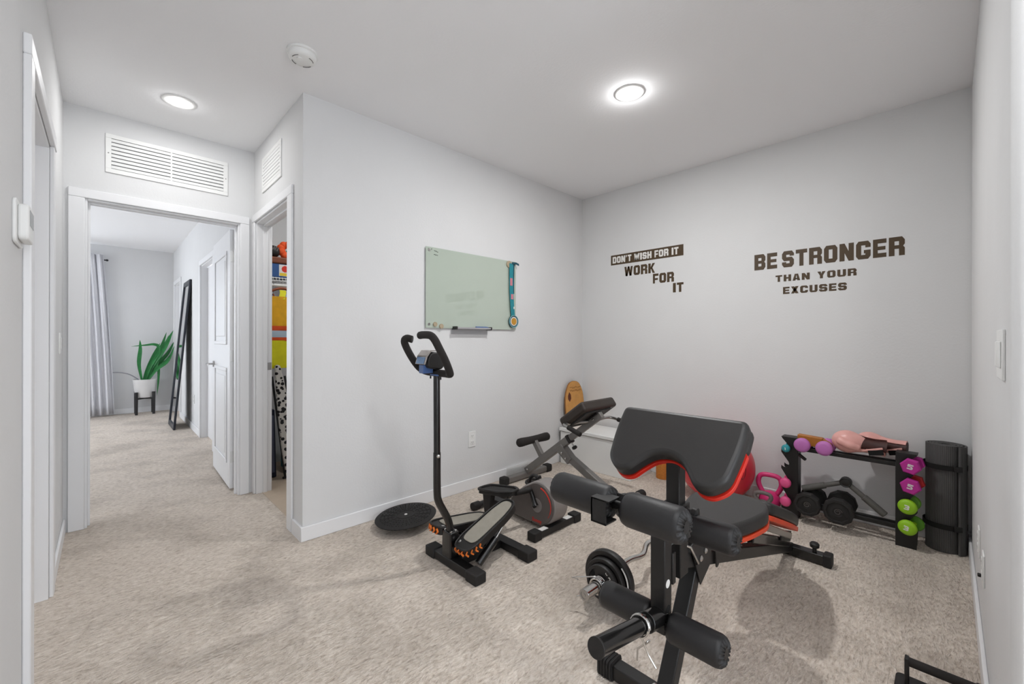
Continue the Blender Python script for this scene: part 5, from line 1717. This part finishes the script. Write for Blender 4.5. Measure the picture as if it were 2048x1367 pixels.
def vest_panel(pl, dx, m, nm, th=.006):
    return put(nm, MB().prism(pl, lambda a, b, t: (vx + dx + t + .012 * sin(a * 42 + b * 6), vy + a, b), 0, th), m, r, smooth=40)


def grid(y0, y1, z0, z1, taper=0, n=10):
    pts = [(y0 + (y1 - y0) * k / n, z0) for k in range(n + 1)] + [(y1 - taper - (y1 - y0 - 2 * taper) * k / n, z1) for k in range(n + 1)]
    return pts


vest_panel(grid(-.16, .10, .965, 1.205, .004), 0, HIVIS, 'skirt')
vest_panel(grid(-.155, .10, 1.200, 1.232), .004, HIORANGE, 'orange_band')
vest_panel(grid(-.155, .10, 1.232, 1.290), .003, SILVERT, 'silver_band')
vest_panel(grid(-.155, .10, 1.290, 1.330), .004, HIORANGE, 'orange_band')
vest_panel(grid(-.150, .095, 1.330, 1.585, .05), 0, mat('hi_vis_amber', (236, 176, 30), 0.75, var=0.1, vscale=14), 'chest')
put('shoulder_strap', strip([(vx + .01, vy - .03, 1.56), (vx - .01, vy - .012, 1.62), (vx - .05, vy - .004, 1.645)], .05, .005, (0, 1, 0)), HIVIS, r)
put('hanger_arm', MB().tube([(-4.09, vy - .16, 1.605), (-4.095, vy - .05, 1.655), (-4.10, vy, 1.664), (-4.095, vy + .05, 1.655), (-4.09, vy + .16, 1.605)], .012, 10, smooth=4), HANGWOOD, r)
hanger(r, vy, 1.662, STEEL)
for name, lb, yy, m, zt, zb, xo in (('hanging_shirt', 'pale blue shirt hanging left of the safety vest', 1.062, SHIRTB, 1.60, .98, -.045), ('hanging_shirt', 'brick red shirt hanging behind the pale blue shirt', 1.010, SHIRTR, 1.60, 1.22, -.075), ('hanging_shirt', 'navy shirt hanging right of the safety vest', 1.255, DARKTXT, 1.60, 1.05, -.05)):
    r = root(name, (-4.1, yy, zb), lb, 'shirt', 'shirts on the closet rail')
    pl = [(-4.28, zb), (-4.062, zb), (-4.064, zt - .05), (-4.09, zt), (-4.11, zt), (-4.27, zt - .06)]
    put('body', MB().prism(pl, lambda a, b, t: (a, yy + t + .006 * sin(b * 18 + a * 30), b), -.018, .018), m, r, bevel=0.006)
    put('hanger_arm', MB().tube([(-4.24, yy, zt - .045), (-4.10, yy, zt + .008), (-4.066, yy, zt - .02)], .006, 8), HANGWOOD, r)
    put('hanger_hook', MB().tube([(-4.10, yy, zt + .005), (-4.10, yy, 1.675), (-4.116, yy, 1.69), (-4.10, yy, 1.7065), (-4.084, yy, 1.69)], .002, 6, smooth=3), STEEL, r)
# ironing board standing on end, floral cover
r = root('ironing_board', (-3.98, 1.14, 0), 'ironing board with white and black floral cover leaning in the closet', 'ironing board')


def IB(a, b, t):
    return V((-3.99 + t - b * .02, 1.190 - b * .125 + a, .045 + b))


ib = rounded([(-.060, .0), (.060, .0), (.066, .25), (.042, .65), (.014, .95), (-.026, .95), (-.050, .65), (-.066, .25)], [.03, .03, .1, .2, .04, .04, .2, .1])
put('padded_cover', MB().prism(ib, IB, 0, .028), FLORAL, r, bevel=0.008)
put('folded_leg', MB().tube([IB(-.06, -.045, -.02), IB(-.05, .85, -.02)], .009, 8), BLACKMET, r)
put('folded_leg', MB().tube([IB(.06, -.045, -.02), IB(.05, .85, -.02)], .009, 8), BLACKMET, r)
put('foot', MB().cyl(IB(-.08, -.033, -.02), IB(.08, -.033, -.02), .011, 10), BLACKPL, r)
r = root('fabric_bin', (-4.24, 1.36, .0045), 'teal fabric bin with patterned rim on the closet floor', 'bin')
put('bin', BX(-4.42, -4.08, 1.21, 1.55, .005, .43), TEALBOX, r, bevel=0.008)
put('patterned_rim', BX(-4.425, -4.075, 1.205, 1.555, .43, .53), mat('tan_patterned_cloth', (150, 118, 88), 0.9, var=0.5, vscale=40), r, bevel=0.008)
r = root('garment_bag', (-4.13, 1.05, .0045), 'navy garment bag standing behind the ironing board', 'garment bag')
put('bag', MB().prism(rounded([(1.00, .006), (1.09, .006), (1.075, .60), (1.02, .60)], .01), lambda a, b, t: (t, a, b), -4.16, -4.10), DARKTXT, r, bevel=0.006)
put('grey_panel', MB().prism([(1.055, .05), (1.075, .05), (1.066, .55), (1.05, .55)], lambda a, b, t: (t, a, b), -4.10, -4.098), mat('slate_fabric', (96, 100, 120), 0.9), r, smooth=0)
